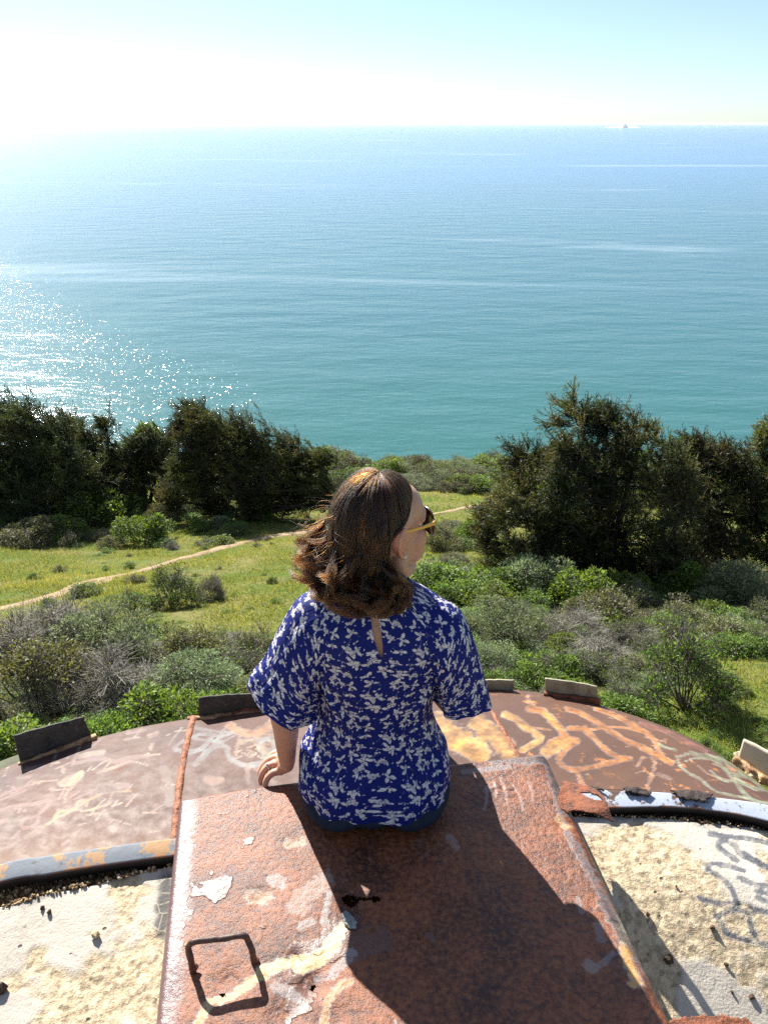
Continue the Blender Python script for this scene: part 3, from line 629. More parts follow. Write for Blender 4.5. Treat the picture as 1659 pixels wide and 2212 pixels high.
V, Fc, tn_ = stones(q, rb.uniform(.005, .016, 150), rb)
tag(mobj('rubble', V, Fc, M_stone, None, False, {'tone': .5 + .5 * tn_}), 'small heap of sandy rubble against the rim plate at the right edge', 'rubble', None, 'stuff')

# ---------------------------------------------------------------- hatch
HO = np.array([-.500, 1.430]); ang = math.radians(8.6); ha = np.array([math.cos(ang), math.sin(ang)]); hd = np.array([math.sin(ang), -math.cos(ang)])   # across, toward the camera
HW, HL = .925, 1.35
def edge_prof(n_drop, r, drop):          # rounded turn-down: list of (out, dz)
    a = np.linspace(0, math.pi / 2, n_drop); return [(r * math.sin(t), -r + r * math.cos(t)) for t in a] + [(r, -drop)]
eL = edge_prof(7, .014, .155)[1:]; eR = [(.012, -.002), (.024, -.007), (.034, -.016), (.041, -.028), (.045, -.042), (.046, -.06), (.046, -.155)]
us = np.linspace(.012, HW - .03, 360); UL = np.array([us[0] - o for o, z in reversed(eL)]); ZL = np.array([z for o, z in reversed(eL)])
UR = np.array([us[-1] + o for o, z in eR]); ZR = np.array([z for o, z in eR])
U = np.concatenate([UL, us, UR]); ZU = np.concatenate([ZL, 0 * us, ZR])
vs = np.linspace(.012, HL, 480); eF = edge_prof(6, .012, .10)[1:]
VF = np.array([vs[0] - o for o, z in reversed(eF)]); ZFv = np.array([z for o, z in reversed(eF)])
Vv = np.concatenate([VF, vs, [HL + .002]]); ZV = np.concatenate([ZFv, 0 * vs, [-.155]])
UU, VV = np.meshgrid(U, Vv, indexing='ij')
topm = (ZU[:, None] > -.03) & (ZV[None] > -.02)
ZZ = np.minimum(ZU[:, None] + 0 * VV, ZV[None] + 0 * UU)
pit = fbm(UU * 34, VV * 34, 1, 5, .62); dent = fbm(UU * 9, VV * 9, 4, 2)
lowm = sstep(.15, .65, VV)
ZZ = ZZ + topm * (.0007 * pit + .0036 * dent * (.25 + .75 * lowm) - .004 * sstep(.35, .6, dent) * lowm + .0006 * fbm(UU * 130, VV * 130, 6, 3))
ZZ += topm * .004 * fbm(UU * 2.1, VV * 2.1, 2, 2)
ZZ -= .016 * np.clip(1 - UU / .30, 0, 1) ** 2
HX = HO[0] + ha[0] * UU + hd[0] * VV; HY = HO[1] + ha[1] * UU + hd[1] * VV
HV = np.stack([HX, HY, ZZ], -1).reshape(-1, 3); PXH, PYH = topx(HV)
# craters round the fixings
def crater(px, py, r, dpt):
    P = at(px, py, z=0); d = np.hypot(HV[:, 0] - P[0], HV[:, 1] - P[1]); HV[:, 2] -= dpt * np.exp(-(d / r) ** 2) * topm.ravel()
for a in [(675, 2126, .03, .012), (490, 2120, .03, .006), (640, 2070, .02, .006), (560, 1940, .022, .006), (640, 1820, .02, .004), (760, 1965, .035, .007), (1215, 1775, .018, .005), (720, 2200, .03, .006), (1370, 2090, .02, .003), (900, 2000, .03, .004), (620, 2190, .03, .006)]: crater(*a)
HOLES = [[(737, 1938), (748, 1932), (768, 1934), (775, 1942), (771, 1952), (757, 1958), (744, 1950)], [(795, 1941), (808, 1934), (821, 1938), (822, 1946), (808, 1948)], [(772, 1937), (796, 1938), (796, 1943), (772, 1944)], [(670, 2123), (678, 2118), (683, 2124), (675, 2133), (669, 2131)], [(757, 1982), (767, 1988), (762, 1996), (753, 1992)], [(901, 2024), (906, 2024), (905, 2029), (901, 2028)], [(474, 2146), (487, 2143), (488, 2150), (478, 2153)]]
Fh = grid_faces(len(U), len(Vv)); fx, fy = PXH[Fh].mean(1), PYH[Fh].mean(1); keep = np.ones(len(Fh), bool)
for hl in HOLES: keep &= ~inside(hl, fx + 1.5 * noise(fx * .4, fy * .4), fy + 1.5 * noise(fx * .4, fy * .4, 5))
st = [(p, wd, c, a) for p, wd, c, a in [
    ([(565, 2104), (600, 2085), (640, 2075), (690, 2062), (720, 2035), (742, 2000)], 26, (.72, .56, .27), .95), ([(640, 2095), (690, 2075), (730, 2040)], 20, (.70, .50, .22), .9), ([(430, 2210), (450, 2170), (500, 2150), (545, 2120), (570, 2108)], 20, (.62, .42, .16), .85), ([(700, 2212), (710, 2160), (735, 2130), (755, 2120)], 18, (.55, .30, .11), .85),
    ([(700, 2000), (705, 1960), (712, 1930)], 14, (.30, .30, .26), .6), ([(590, 1900), (610, 1905)], 26, (.30, .28, .24), .5), ([(650, 2000), (670, 1990)], 18, (.32, .29, .27), .5), ([(690, 2110), (720, 2100), (760, 2060)], 20, (.30, .25, .23), .7), ([(600, 2130), (640, 2150)], 26, (.27, .22, .20), .5),
    ([(620, 1820), (650, 1815)], 20, (.50, .25, .10), .7), ([(540, 1940), (575, 1935)], 26, (.50, .26, .10), .7), ([(640, 1960), (700, 1900)], 40, (.48, .24, .10), .4), ([(1205, 1765), (1222, 1785)], 16, (.50, .28, .08), .8), ([(1345, 2042), (1360, 2080), (1372, 2125)], 26, (.66, .36, .10), .95), ([(1325, 1985), (1340, 2010), (1352, 2035)], 24, (.50, .48, .34), .9),
    ([(1300, 1950), (1330, 2000), (1385, 2080), (1430, 2150), (1450, 2200)], 17, (.050, .032, .032), .8), ([(1225, 1800), (1270, 1880), (1330, 1990)], 17, (.060, .038, .038), .8), ([(1060, 1640), (1130, 1640), (1180, 1645), (1195, 1690), (1215, 1750)], 19, (.060, .042, .042), .9), ([(1100, 1655), (1000, 1668)], 10, (.10, .07, .065), .6),
    ([(1248, 1940), (1255, 1970)], 10, (.07, .05, .055), .6), ([(1290, 2000), (1300, 2030)], 16, (.07, .05, .055), .6), ([(1290, 2090), (1325, 2060)], 12, (.08, .06, .06), .5), ([(1360, 2020), (1380, 2060)], 10, (.12, .13, .10), .7), ([(1270, 2085), (1280, 2092)], 20, (.30, .22, .12), .5), ([(970, 1810), (985, 1830)], 16, (.35, .16, .08), .4)]]
for x0, y0, x1, y1 in [(1080, 1680, 1095, 1740), (1065, 1690, 1070, 1720), (1110, 1700, 1130, 1750), (1140, 1690, 1150, 1730), (1050, 1700, 1045, 1750)]:
    st.append(([(x0, y0), ((x0 + x1) / 2 + 4, (y0 + y1) / 2), (x1, y1)], 5, (.42, .19, .07), .4))
HC = paint(len(HV), PXH, PYH, st, 1.3, 9)
# grey flat patches of bare skin between the rust scabs, more toward the lower left
bare = sstep(.24, .27, fbm(UU * 11 + 3, VV * 11, 6, 4, .6) * (.5 + .7 * sstep(.5, .05, UU)) + .04 - .05 * sstep(.45, 0, VV)).ravel() * topm.ravel()
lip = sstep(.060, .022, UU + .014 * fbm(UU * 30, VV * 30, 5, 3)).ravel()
m, nt, out = mat('pitted_hatch_rust'); p = geo(nt)
pa = attr(nt, 'paint'); ba = attr(nt, 'bare').outputs['Fac']; li = attr(nt, 'lip').outputs['Fac']
n1 = tex(nt, 7, 7, .65, p); n2 = tex(nt, 85, 7, .7, p); n3 = tex(nt, 260, 4, .6, p)
c = mixc(nt, ramp(nt, n1, [(.36, 0), (.62, 1)]), (.062, .016, .006), (.235, .068, .020))
c = mixc(nt, ramp(nt, n2, [(.48, 0), (.70, .75)]), c, (.36, .135, .05))
c = mixc(nt, ramp(nt, n2, [(.34, .85), (.48, 0)]), c, (.035, .012, .009))
c = mixc(nt, mth(nt, 'MULTIPLY', ba, .7), c, (.14, .085, .07))
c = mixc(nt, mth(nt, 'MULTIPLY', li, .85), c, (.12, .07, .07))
c = mixc(nt, mth(nt, 'MULTIPLY', pa.outputs['Alpha'], ramp(nt, n2, [(.34, 1), (.52, .92), (.62, .35)])), c, pa.outputs['Color'])
rg = mth(nt, 'ADD', ramp(nt, n2, [(.35, .36), (.65, .52)]), mth(nt, 'MULTIPLY', mth(nt, 'ADD', ba, li, True), -.06))
hh = mth(nt, 'ADD', mth(nt, 'MULTIPLY', n2, mth(nt, 'SUBTRACT', 1.0, mth(nt, 'MULTIPLY', mth(nt, 'ADD', ba, li, True), .8))), mth(nt, 'MULTIPLY', n3, .3))
pbsdf(nt, out, c, rg, bump(nt, hh, 1.0, .0030), 0, .55); M_hatch = m
hatch = empty('hatch_lid', (HO[0] + ha[0] * .45, HO[1] + ha[1] * .45, -.15), 'pitted orange-brown rusty steel hatch box the woman sits on', 'hatch')
mobj('hatch_plate', HV, Fh[keep], M_hatch, hatch, attrs={'paint': HC, 'bare': bare, 'lip': lip})
# torn flap on the right edge, curling up
fl = [(1215, 1688), (1236, 1691), (1262, 1697), (1288, 1705), (1304, 1722), (1314, 1745), (1327, 1776), (1312, 1770), (1290, 1759), (1262, 1752), (1240, 1750), (1225, 1756), (1200, 1740)]
o = pxplate('torn_flap', fl, [[(1252, 1712), (1272, 1711), (1292, 1719), (1301, 1731), (1292, 1731), (1268, 1722)]], lambda x, y: -.004 + .040 * sstep(1215, 1290, x) - .012 * sstep(1745, 1776, y), M_flake, hatch, 1.5, .004, 1.5, label='jagged rust-brown torn flap with a slot, on the right edge of the hatch')
o = pxplate('torn_flap', [(1420, 2212), (1470, 2199), (1520, 2195), (1560, 2194), (1585, 2199), (1612, 2201), (1622, 2212), (1630, 2262), (1560, 2275), (1450, 2262)], [], lambda x, y: -.03 - .01 * sstep(1500, 1620, x) + .004 * noise(x * .03, y * .03, 3), M_flake, hatch, 3, .004, 2.5, label='rusty torn flap at the bottom edge of the frame')
# patch of folded metal in the tear
o = pxplate('metal_patch', [(738, 1973), (752, 1968), (762, 1980), (770, 1992), (768, 2006), (756, 2006), (742, 1994)], [], lambda x, y: .004 + .003 * noise(x * .15, y * .15, 3), rust('grey_metal_scrap', (.20, .21, .20), (.33, .35, .34), (.10, .10, .10), .6, 60), hatch, 1.5, .003, 2.0, label='small blue-grey scrap of metal curled in the hole')
# handle
b1, b2 = at(416, 2092, z=0), at(548, 2076, z=0); hgt = .066
lean = np.array([-.004, .008, 0])
t1, t2 = b1 + [0.0, 0, hgt] + lean, b2 + [-.004, 0, hgt] + lean
path = [b1 - [0, 0, .012], b1 + [0, 0, hgt * .45] + lean * .3, t1 - [0, 0, .016], t1 + (t2 - t1) * .07 - [0, 0, .003], t1 + (t2 - t1) * .2, t1 + (t2 - t1) * .5 - [0, 0, .001], t1 + (t2 - t1) * .84, t1 + (t2 - t1) * .96 - [0, 0, .004], t2 - [0, 0, .018], b2 + [0, 0, hgt * .45] + lean * .3, b2 - [0, 0, .012]]
Vh, Fhh = tube(path, .0062, 12, 110); Vh = Vh + (.0009 * fbm(Vh[:, 0] * 80, Vh[:, 1] * 80, Vh[:, 2] * 80, 3))[:, None]
M_bar = rust('dark_rusted_bar', (.035, .02, .018), (.10, .045, .03), (.20, .09, .055), .5, 70, .6, .002)
hnd = mobj('handle', Vh, Fhh, M_bar, hatch)
for b in (b1, b2):
    for s in (0,):
        V, Fc = sphere(b + np.array([.004, .002, .001]), (.008, .0065, .005), 12, 8); V = V + (.0015 * noise(V[:, 0] * 200, V[:, 1] * 200, V[:, 2] * 200))[:, None]
        mobj('weld_blob', V, Fc, M_flake, hnd)
# ================================================================ vegetation
def leafmat(name, dark, lite, trans=.35, rough=.55, spec=.4, tr_tint=(1.15, 1.1, .5)):
    m, nt, out = mat(name); a = attr(nt, 'tone').outputs['Fac']
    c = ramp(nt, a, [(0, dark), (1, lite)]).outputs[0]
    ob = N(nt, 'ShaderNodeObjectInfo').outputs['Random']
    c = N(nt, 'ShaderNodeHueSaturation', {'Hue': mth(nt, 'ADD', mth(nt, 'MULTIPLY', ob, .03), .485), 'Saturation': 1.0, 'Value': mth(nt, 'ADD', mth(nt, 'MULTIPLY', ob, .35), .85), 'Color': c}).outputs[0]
    d = N(nt, 'ShaderNodeBsdfPrincipled', {'Base Color': c, 'Roughness': rough, 'Specular IOR Level': spec})
    t = N(nt, 'ShaderNodeBsdfTranslucent', {'Color': mixc(nt, 1.0, c, tr_tint, 'MULTIPLY')})
    mx = N(nt, 'ShaderNodeMixShader', {0: trans, 1: d.outputs[0], 2: t.outputs[0]}); nt.links.new(mx.outputs[0], out.inputs[0]); return m
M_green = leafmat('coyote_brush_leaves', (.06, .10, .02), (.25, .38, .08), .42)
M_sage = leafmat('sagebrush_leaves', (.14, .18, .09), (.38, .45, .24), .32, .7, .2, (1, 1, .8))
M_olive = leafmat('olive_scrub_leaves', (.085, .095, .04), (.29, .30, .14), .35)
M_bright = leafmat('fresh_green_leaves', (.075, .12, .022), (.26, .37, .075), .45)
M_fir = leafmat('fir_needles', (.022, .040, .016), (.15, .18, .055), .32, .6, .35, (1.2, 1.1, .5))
M_firbrown = leafmat('fir_needles_browned', (.045, .045, .02), (.24, .215, .085), .32, .6, .35, (1.2, 1.1, .5))
M_grass = leafmat('grass_blades', (.13, .17, .03), (.48, .44, .17), .42, .6, .3)
M_twig = simple('grey_twigs', (.13, .115, .09), .85, 0, .4, 9, .3, .002, .3)
M_deadtw = simple('bleached_twigs', (.26, .24, .195), .85, 0, .35, 9, .3, .002, .3)
M_bark = simple('dark_bark', (.07, .055, .045), .9, 0, .4, 14, .6, .01, .2)

def shrub_mesh(seed, nleaf, L, Wd, kind='leafy', hgt=.62, ntw=420):
    r = np.random.default_rng(seed); nc = 22
    th = r.uniform(0, 6.283, nc); el = np.arcsin(r.uniform(.0, 1, nc)) ; rr = r.uniform(.55, 1.0, nc)
    C = np.stack([np.cos(th) * np.cos(el) * .36 * rr, np.sin(th) * np.cos(el) * .36 * rr, (.10 + np.sin(el) * .36 * rr) * hgt / .5], -1)
    cr = r.uniform(.09, .17, nc)
    ks = r.integers(0, nc, nleaf); n = rdir(nleaf, .45, r); rad = cr[ks] * r.uniform(.45, 1.05, nleaf) ** .5
    P = C[ks] + n * rad[:, None]; P[:, 2] = np.maximum(P[:, 2], .01)
    # tips gather into sprigs
    D = unit(n * .7 + rdir(nleaf, .5, r) * .8); Nn = unit(n + rdir(nleaf, .6, r) * .9)
    V, Fc = leaves(P, D, Nn, L * r.uniform(.6, 1.3, nleaf), Wd * r.uniform(.7, 1.2, nleaf))
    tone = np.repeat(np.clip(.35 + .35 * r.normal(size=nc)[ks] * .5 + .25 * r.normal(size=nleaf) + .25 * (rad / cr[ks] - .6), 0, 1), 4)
    # stems from the root to the clumps, twigs inside them
    tw = []
    for c in C:
        mid = c * .5 + r.normal(size=3) * .03; mid[2] = abs(mid[2]) * .8
        tw.append(tube([np.zeros(3), mid, c], [.010, .006, .0035], 5, 6))
    kk = r.integers(0, nc, ntw); a = C[kk] + r.normal(size=(ntw, 3)) * .02; nn = rdir(ntw, .35, r); b = a + nn * (cr[kk] * r.uniform(.7, 1.15 if kind != 'dead' else 1.6, ntw))[:, None]
    tw.append(prisms(a, b, .0028, .0012)); q = b + rdir(ntw, .3, r) * .05; mid = (a + b) / 2; tw.append(prisms(mid, q, .0018, .0009))
    tw.append(prisms((a * .4 + b * .6), (a * .4 + b * .6) + rdir(ntw, .1, r) * .07, .0016, .0008))
    Vt, Ft = join(tw)
    return (V, Fc, tone), (Vt, Ft)
_cache = {}
def shrub_template(kind, i):
    if (kind, i) in _cache: return _cache[(kind, i)]
    seed = 100 + i * 7 + len(kind)
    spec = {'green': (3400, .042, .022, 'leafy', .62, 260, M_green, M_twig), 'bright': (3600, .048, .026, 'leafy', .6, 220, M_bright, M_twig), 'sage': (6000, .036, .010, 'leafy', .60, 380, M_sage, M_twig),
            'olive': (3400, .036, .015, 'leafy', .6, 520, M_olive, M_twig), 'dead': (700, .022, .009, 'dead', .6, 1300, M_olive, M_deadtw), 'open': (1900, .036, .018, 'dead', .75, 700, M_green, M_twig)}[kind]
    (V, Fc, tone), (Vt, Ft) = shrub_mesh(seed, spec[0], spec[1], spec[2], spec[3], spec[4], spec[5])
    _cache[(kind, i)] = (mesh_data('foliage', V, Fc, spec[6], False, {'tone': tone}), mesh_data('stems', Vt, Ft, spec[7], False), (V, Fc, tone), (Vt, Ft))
    return _cache[(kind, i)]
NAMES = {'green': 'coyote_brush', 'bright': 'green_bush', 'sage': 'sagebrush', 'olive': 'scrub_bush', 'dead': 'dead_bush', 'open': 'open_bush'}
CATS = {'green': 'bush', 'bright': 'bush', 'sage': 'sagebrush', 'olive': 'bush', 'dead': 'dead bush', 'open': 'bush'}
vr = np.random.default_rng(21); SPOTS = []
def shrub(kind, px, py, wpx, label, hs=1.0, group='shrubs on the headland', i=None):
    """shrub whose foot is seen at (px, py) and which is wpx wide in the measuring view"""
    P = gat(px, py); dep = P[1] * CP - (P[2] - H) * SP; wm = wpx / F * dep
    i = int(vr.integers(0, 3)) if i is None else i; t = shrub_template(kind, i)
    root = bpy.data.objects.new(NAMES[kind], None); COL.objects.link(root); tag(root, label, CATS[kind], group)
    root.location = P - [0, 0, .03]; root.rotation_euler = (vr.normal(0, .05), vr.normal(0, .05), vr.uniform(0, 6.28)); s = wm / .76; root.scale = (s, s * vr.uniform(.85, 1.1), s * hs)
    for nm, me in (('foliage', t[0]), ('stems', t[1])):
        o = bpy.data.objects.new(nm, me); COL.objects.link(o); o.parent = root
    SPOTS.append((P[0], P[1], wm * .42)); return root
# foreground scrub, lower left
shrub('sage', 250, 1440, 250, 'large silver-green sagebrush in the left thicket, behind the near grey scrub', .8)
shrub('dead', 90, 1440, 260, 'grey twiggy bush at the left edge below the end of the path', .75)
shrub('olive', 405, 1440, 190, 'dark twiggy bush right of the silver sagebrush', .7)
shrub('olive', 80, 1530, 280, 'olive grey bush at the left edge just above the rim plate', .75)
shrub('dead', 230, 1520, 250, 'tangled grey dead bush in the middle of the left thicket', .7)
shrub('sage', 420, 1510, 210, 'grey-green sagebrush left of the sleeve, behind the bright bush', .7)
shrub('bright', 355, 1610, 230, 'bright green leafy bush touching the dome rim between the two left rim plates', .75)
shrub('bright', 470, 1590, 190, 'bright green bush behind the rim plate next to the left sleeve', .75)
shrub('green', 230, 1650, 190, 'green bush just behind the dome rim beside the leftmost rim plate', .8)
shrub('bright', 20, 1660, 200, 'low bright green bush in the lower left, behind the leftmost rim plate', .7)
shrub('olive', 560, 1530, 150, 'scrubby bush behind the left sleeve', .8)
shrub('olive', 560, 1425, 130, 'thin olive bush on the grass above the left sleeve', .8)
shrub('green', 300, 1375, 80, 'small green bush at the upper edge of the left thicket', .8)
# on the grass
shrub('open', 370, 1310, 130, 'open branching bush on the grass below the path', .8)
shrub('dead', 455, 1295, 70, 'small bare-branched bush at the right end of the clump below the path', 1.1)
shrub('open', 295, 1318, 80, 'left half of the bush clump on the grass below the path', .8)
shrub('green', 182, 1288, 75, 'low green bush beside the left stretch of the path', .6)
shrub('olive', 290, 1258, 50, 'small brown-grey bush on the edge of the path', .6)
shrub('olive', 240, 1185, 60, 'little twiggy bush above the path, leftmost of the small ones', .7)
shrub('dead', 375, 1188, 36, 'tiny grey bush on the grass above the path', .8)
shrub('green', 105, 1310, 40, 'tiny green tuft bush below the path near the left edge', .8)
shrub('open', 210, 1345, 80, 'sparse low bush on the grass above the left thicket', .5)
shrub('olive', 130, 1235, 40, 'small dull bush left of centre on the open grass', .6)
# row in front of the left trees
for a in [('bright', 210, 1135, 140, 'bright green rounded bush under the left trees', .75), ('green', 310, 1170, 130, 'green bush in front of the bush row below the left trees', .75), ('green', 130, 1160, 110, 'low green bush left of the bright rounded one under the trees', .6),
          ('sage', 400, 1120, 75, 'grey sagebrush below the leaning left tree', .85), ('sage', 455, 1115, 70, 'tallest grey sagebrush in the row right of centre under the leaning tree', .9), ('sage', 475, 1140, 62, 'low grey sagebrush in front of the tallest one', .7), ('green', 430, 1148, 55, 'small round green bush on the edge of the grass below the sagebrushes', .7),
          ('sage', 535, 1118, 80, 'sagebrush at the right end of the row under the left trees', .85), ('green', 585, 1125, 55, 'last green bush at the right end of the row by the leaning tree', .7), ('olive', 350, 1135, 80, 'dull olive bush in the middle of the row under the trees', .8),
          ('olive', 60, 1170, 130, 'grey-green bush at the left edge under the trees', .6), ('olive', 20, 1120, 110, 'dark bush at the far left foot of the trees', .8), ('green', 270, 1115, 100, 'green bush behind the bright rounded one', .8)]:
    shrub(*a)
shrub('bright', 345, 1090, 125, 'tall bright green shrub growing between the two left trees', 1.75)
# right of the head
for a in [('olive', 960, 1190, 90, 'brownish twiggy bush just right of the face', .8), ('bright', 1020, 1175, 100, 'small bright green bush right of the sunglasses', .7), ('green', 940, 1290, 170, 'dense green bush right of the neck, by the right shoulder', .62), ('green', 1050, 1300, 190, 'dense green bush right of the one by the shoulder', .6),
          ('sage', 1150, 1300, 170, 'silver sagebrush between the green bush and the right tree', .85), ('bright', 1090, 1230, 90, 'low yellow-green bush at the left foot of the right tree', .6), ('bright', 1250, 1320, 140, 'pale green leafy bush directly below the right tree', .95), ('green', 1350, 1300, 130, 'leafy bush below the trunk of the right tree', .9),
          ('olive', 1300, 1360, 170, 'shadowy twiggy bush below the right tree', .7), ('bright', 1480, 1300, 140, 'bright green bush right of the right tree foot', .8), ('sage', 1600, 1320, 190, 'silver-grey sagebrush at the right edge below the trees', .8), ('olive', 1470, 1370, 150, 'dark leggy bush in front of the bushes at right', .7),
          ('sage', 1100, 1400, 200, 'grey-green sagebrush beside the right sleeve', .75), ('sage', 1060, 1470, 150, 'silver sagebrush touching the right sleeve', .8), ('dead', 1230, 1400, 170, 'bleached tangle of dead branches in the middle of the right scrub', .7), ('dead', 1350, 1400, 130, 'pale dead bush left of the green bush at right', .7), ('dead', 1290, 1450, 170, 'low bleached dead bush nearest the lichen-spotted rim plate', .55),
          ('green', 1180, 1480, 170, 'green bush behind the two right rim plates', .7), ('bright', 1120, 1420, 90, 'low bright green bush between the sagebrushes by the sleeve', .6), ('sage', 1240, 1465, 120, 'soft grey sagebrush behind the lichen-spotted rim plate', .6), ('open', 1480, 1530, 190, 'upright bush with bare stems and a green top at the right of the dome', 1.25),
          ('olive', 1570, 1400, 150, 'dull green bush near the right edge above the grass', .6), ('green', 1640, 1420, 110, 'green bush cut by the right edge of the frame', .6), ('bright', 1340, 1560, 150, 'low bright green bush against the dome rim right of the lichen plate', .55), ('bright', 1220, 1520, 130, 'low green bush against the dome rim at the lichen plate', .6), ('olive', 1400, 1470, 130, 'thin grey-green bush left of the upright bush', .6),
          ('bright', 1060, 1500, 120, 'green bush behind the small rim plate by the right sleeve', .6), ('green', 1560, 1480, 100, 'small yellow-green bush on the grass right of the upright bush', .5)]:
    shrub(*a)

# far scrub on the cliff edge and low thicket filling between bushes: counted by nobody, one object each
def thicket(name, pts, label, seed):
    r = np.random.default_rng(seed); byk = {}
    for kind, px, py, wpx, hs in pts:
        P = gat(px, py); dep = P[1] * CP - (P[2] - H) * SP; s = wpx / F * dep / .76; i = int(r.integers(0, 3))
        lf, tw = shrub_template(kind, i)[2:]; a = r.uniform(0, 6.28); ca, sa = math.cos(a), math.sin(a)
        R = np.array([[ca, -sa, 0], [sa, ca, 0], [0, 0, 1.0]]).T * s * np.array([1, 1, hs])
        thin = .55; nl = len(lf[1]) // 2; kq = np.where(r.random(nl) < thin)[0]
        V4 = lf[0].reshape(-1, 4, 3)[kq]; Vn = V4.reshape(-1, 3) @ R + P - [0, 0, .03]
        nf = len(kq); m4 = np.arange(nf)[:, None] * 4; Fn = np.concatenate([m4 + np.array([[0, 1, 2]]), m4 + np.array([[0, 2, 3]])])
        tn_ = np.clip(lf[2].reshape(-1, 4)[kq].ravel() + r.normal() * .12, 0, 1)
        byk.setdefault(kind, []).append((Vn, Fn, tn_, tw[0] @ R + P - [0, 0, .03], tw[1]))
    for kind, L in byk.items():
        V, Fc = join([(a, b) for a, b, *_ in L]); Vt, Ft = join([(a, b) for *_, a, b in L]); t = shrub_template(kind, 0)
        nm = {'green': 'green_scrub', 'bright': 'green_scrub', 'sage': 'sagebrush_scrub', 'olive': 'olive_scrub', 'dead': 'dead_scrub', 'open': 'open_scrub'}[kind]
        me = mesh_data(nm, np.concatenate([V, Vt]), np.concatenate([Fc, Ft + len(V)]), t[0].materials[0], False, {'tone': np.concatenate([np.concatenate([c for _, _, c, *_ in L]), np.zeros(len(Vt))])})
        me.materials.append(t[1].materials[0]); mi = np.zeros(len(Fc) + len(Ft), np.int32); mi[len(Fc):] = 1; me.polygons.foreach_set('material_index', mi)
        tag(obj(nm, me), label.replace('KIND', {'green': 'green', 'bright': 'bright green', 'sage': 'silver-grey', 'olive': 'dull olive', 'dead': 'leafless', 'open': 'sparse'}[kind]), 'scrub', None, 'stuff')
r = np.random.default_rng(31); pts = []
for _ in range(150):
    px = r.uniform(690, 1190); py = r.uniform(1010, 1062) + 14 * (px < 760); pts.append((['sage', 'green', 'olive', 'sage', 'bright', 'olive'][r.integers(6)], px, py, r.uniform(40, 85), r.uniform(.40, .72)))
for _ in range(60):
    px = r.uniform(-60, 800); pts.append((['olive', 'green'][r.integers(2)], px, r.uniform(1005, 1070), r.uniform(60, 120), .65))
for _ in range(80):
    pts.append((['olive', 'sage', 'green'][r.integers(3)], r.uniform(1100, 1760), r.uniform(1015, 1120), r.uniform(60, 110), .9))
thicket('cliff', pts, 'mass of KIND scrub along the cliff edge in front of the sea', 5)
pts = []
for _ in range(130):
    pts.append((['olive', 'olive', 'sage', 'green', 'open', 'dead'][r.integers(6)], r.uniform(-60, 620), r.uniform(1400, 1640), r.uniform(60, 140), .5))
for _ in range(30): pts.append((['green', 'bright', 'olive'][r.integers(3)], r.uniform(-40, 520), r.uniform(1120, 1185), r.uniform(40, 80), .5))
for _ in range(330):
    px = r.uniform(940, 1760); py = r.uniform(1270, 1500 + (px < 1400) * 40)
    if px > 1480 and py > 1420: continue
    pts.append((['green', 'sage', 'green', 'bright', 'green', 'olive', 'sage', 'open', 'dead'][r.integers(9)], px, py, r.uniform(45, 115), r.uniform(.45, .8)))
for _ in range(22): pts.append((['olive', 'bright', 'green'][r.integers(3)], r.uniform(940, 1120), r.uniform(1140, 1260), r.uniform(50, 90), .5))
for _ in range(150):
    px = r.uniform(-60, 1100); py = r.uniform(1130, 1480); pts.append((['green', 'bright', 'green', 'open'][r.integers(4)], px, py, r.uniform(12, 34), r.uniform(.4, .8)))
for _ in range(60): pts.append((['green', 'bright', 'open'][r.integers(3)], r.uniform(1350, 1760), r.uniform(1480, 1660), r.uniform(20, 60), r.uniform(.4, .8)))
thicket('near', pts, 'low KIND scrub growing between the bushes on the slope', 6)

# grass
def grass(name, n, y0, y1, xs, Lr, W, label, seed, thresh=-.55):
    r = np.random.default_rng(seed); y = r.uniform(y0, y1, n); x = r.uniform(-1, 1, n) * (xs * 1.3 * (y + 1.5))
    cl = fbm(x * 2.2, y * 2.2, 4, 3); k = cl > thresh + r.uniform(-.1, .35, n)
    x, y, cl = x[k], y[k], cl[k]
    o_ = np.argsort(cp[:, 0]); pm = np.abs(y - np.interp(x, cp[o_, 0], cp[o_, 1])) * .93 / np.interp(x, cp[o_, 0], hw[o_])
    k = (pm > .55 + .55 * r.random(len(x))) & (r.random(len(x)) < np.clip(pm - .4, .15, 1)) & ~((np.hypot(x - cx0, y - cy0) < 1.30) & (y < 2.4)); x, y, cl = x[k], y[k], cl[k]; n = len(x)
    P = np.stack([x, y, ground(x, y) - .01], -1); D = rdir(n, 1.15, r); D[:, 0] -= .25; L = r.uniform(*Lr, n) * (1 + .7 * np.clip(cl, -.5, 1))
    V, Fc = leaves(P, D, rdir(n, 0, r), L, W * r.uniform(.6, 1.4, n), True)
    dry = sstep(.05, .45, fbm(x * .55 + 9, y * .55, 2, 3)); tone = np.clip(.34 + .36 * dry + .22 * r.normal(size=n) + .3 * (r.random(n) < .12), 0, 1)
    tag(mobj(name, V, Fc, M_grass, None, False, {'tone': np.repeat(tone, 3)}), label, 'grass', None, 'stuff')
grass('grass', 190000, 1.95, 5.6, .75, (.02, .055), .006, 'short yellow-green grass on the slope right behind the dome', 1)
grass('grass', 260000, 5.6, 12, .62, (.022, .06), .010, 'sunlit yellow-green grass of the open meadow around the path', 2)
grass('grass', 150000, 12, 24, .60, (.03, .08), .018, 'green grass beyond the path toward the trees and the cliff', 3)

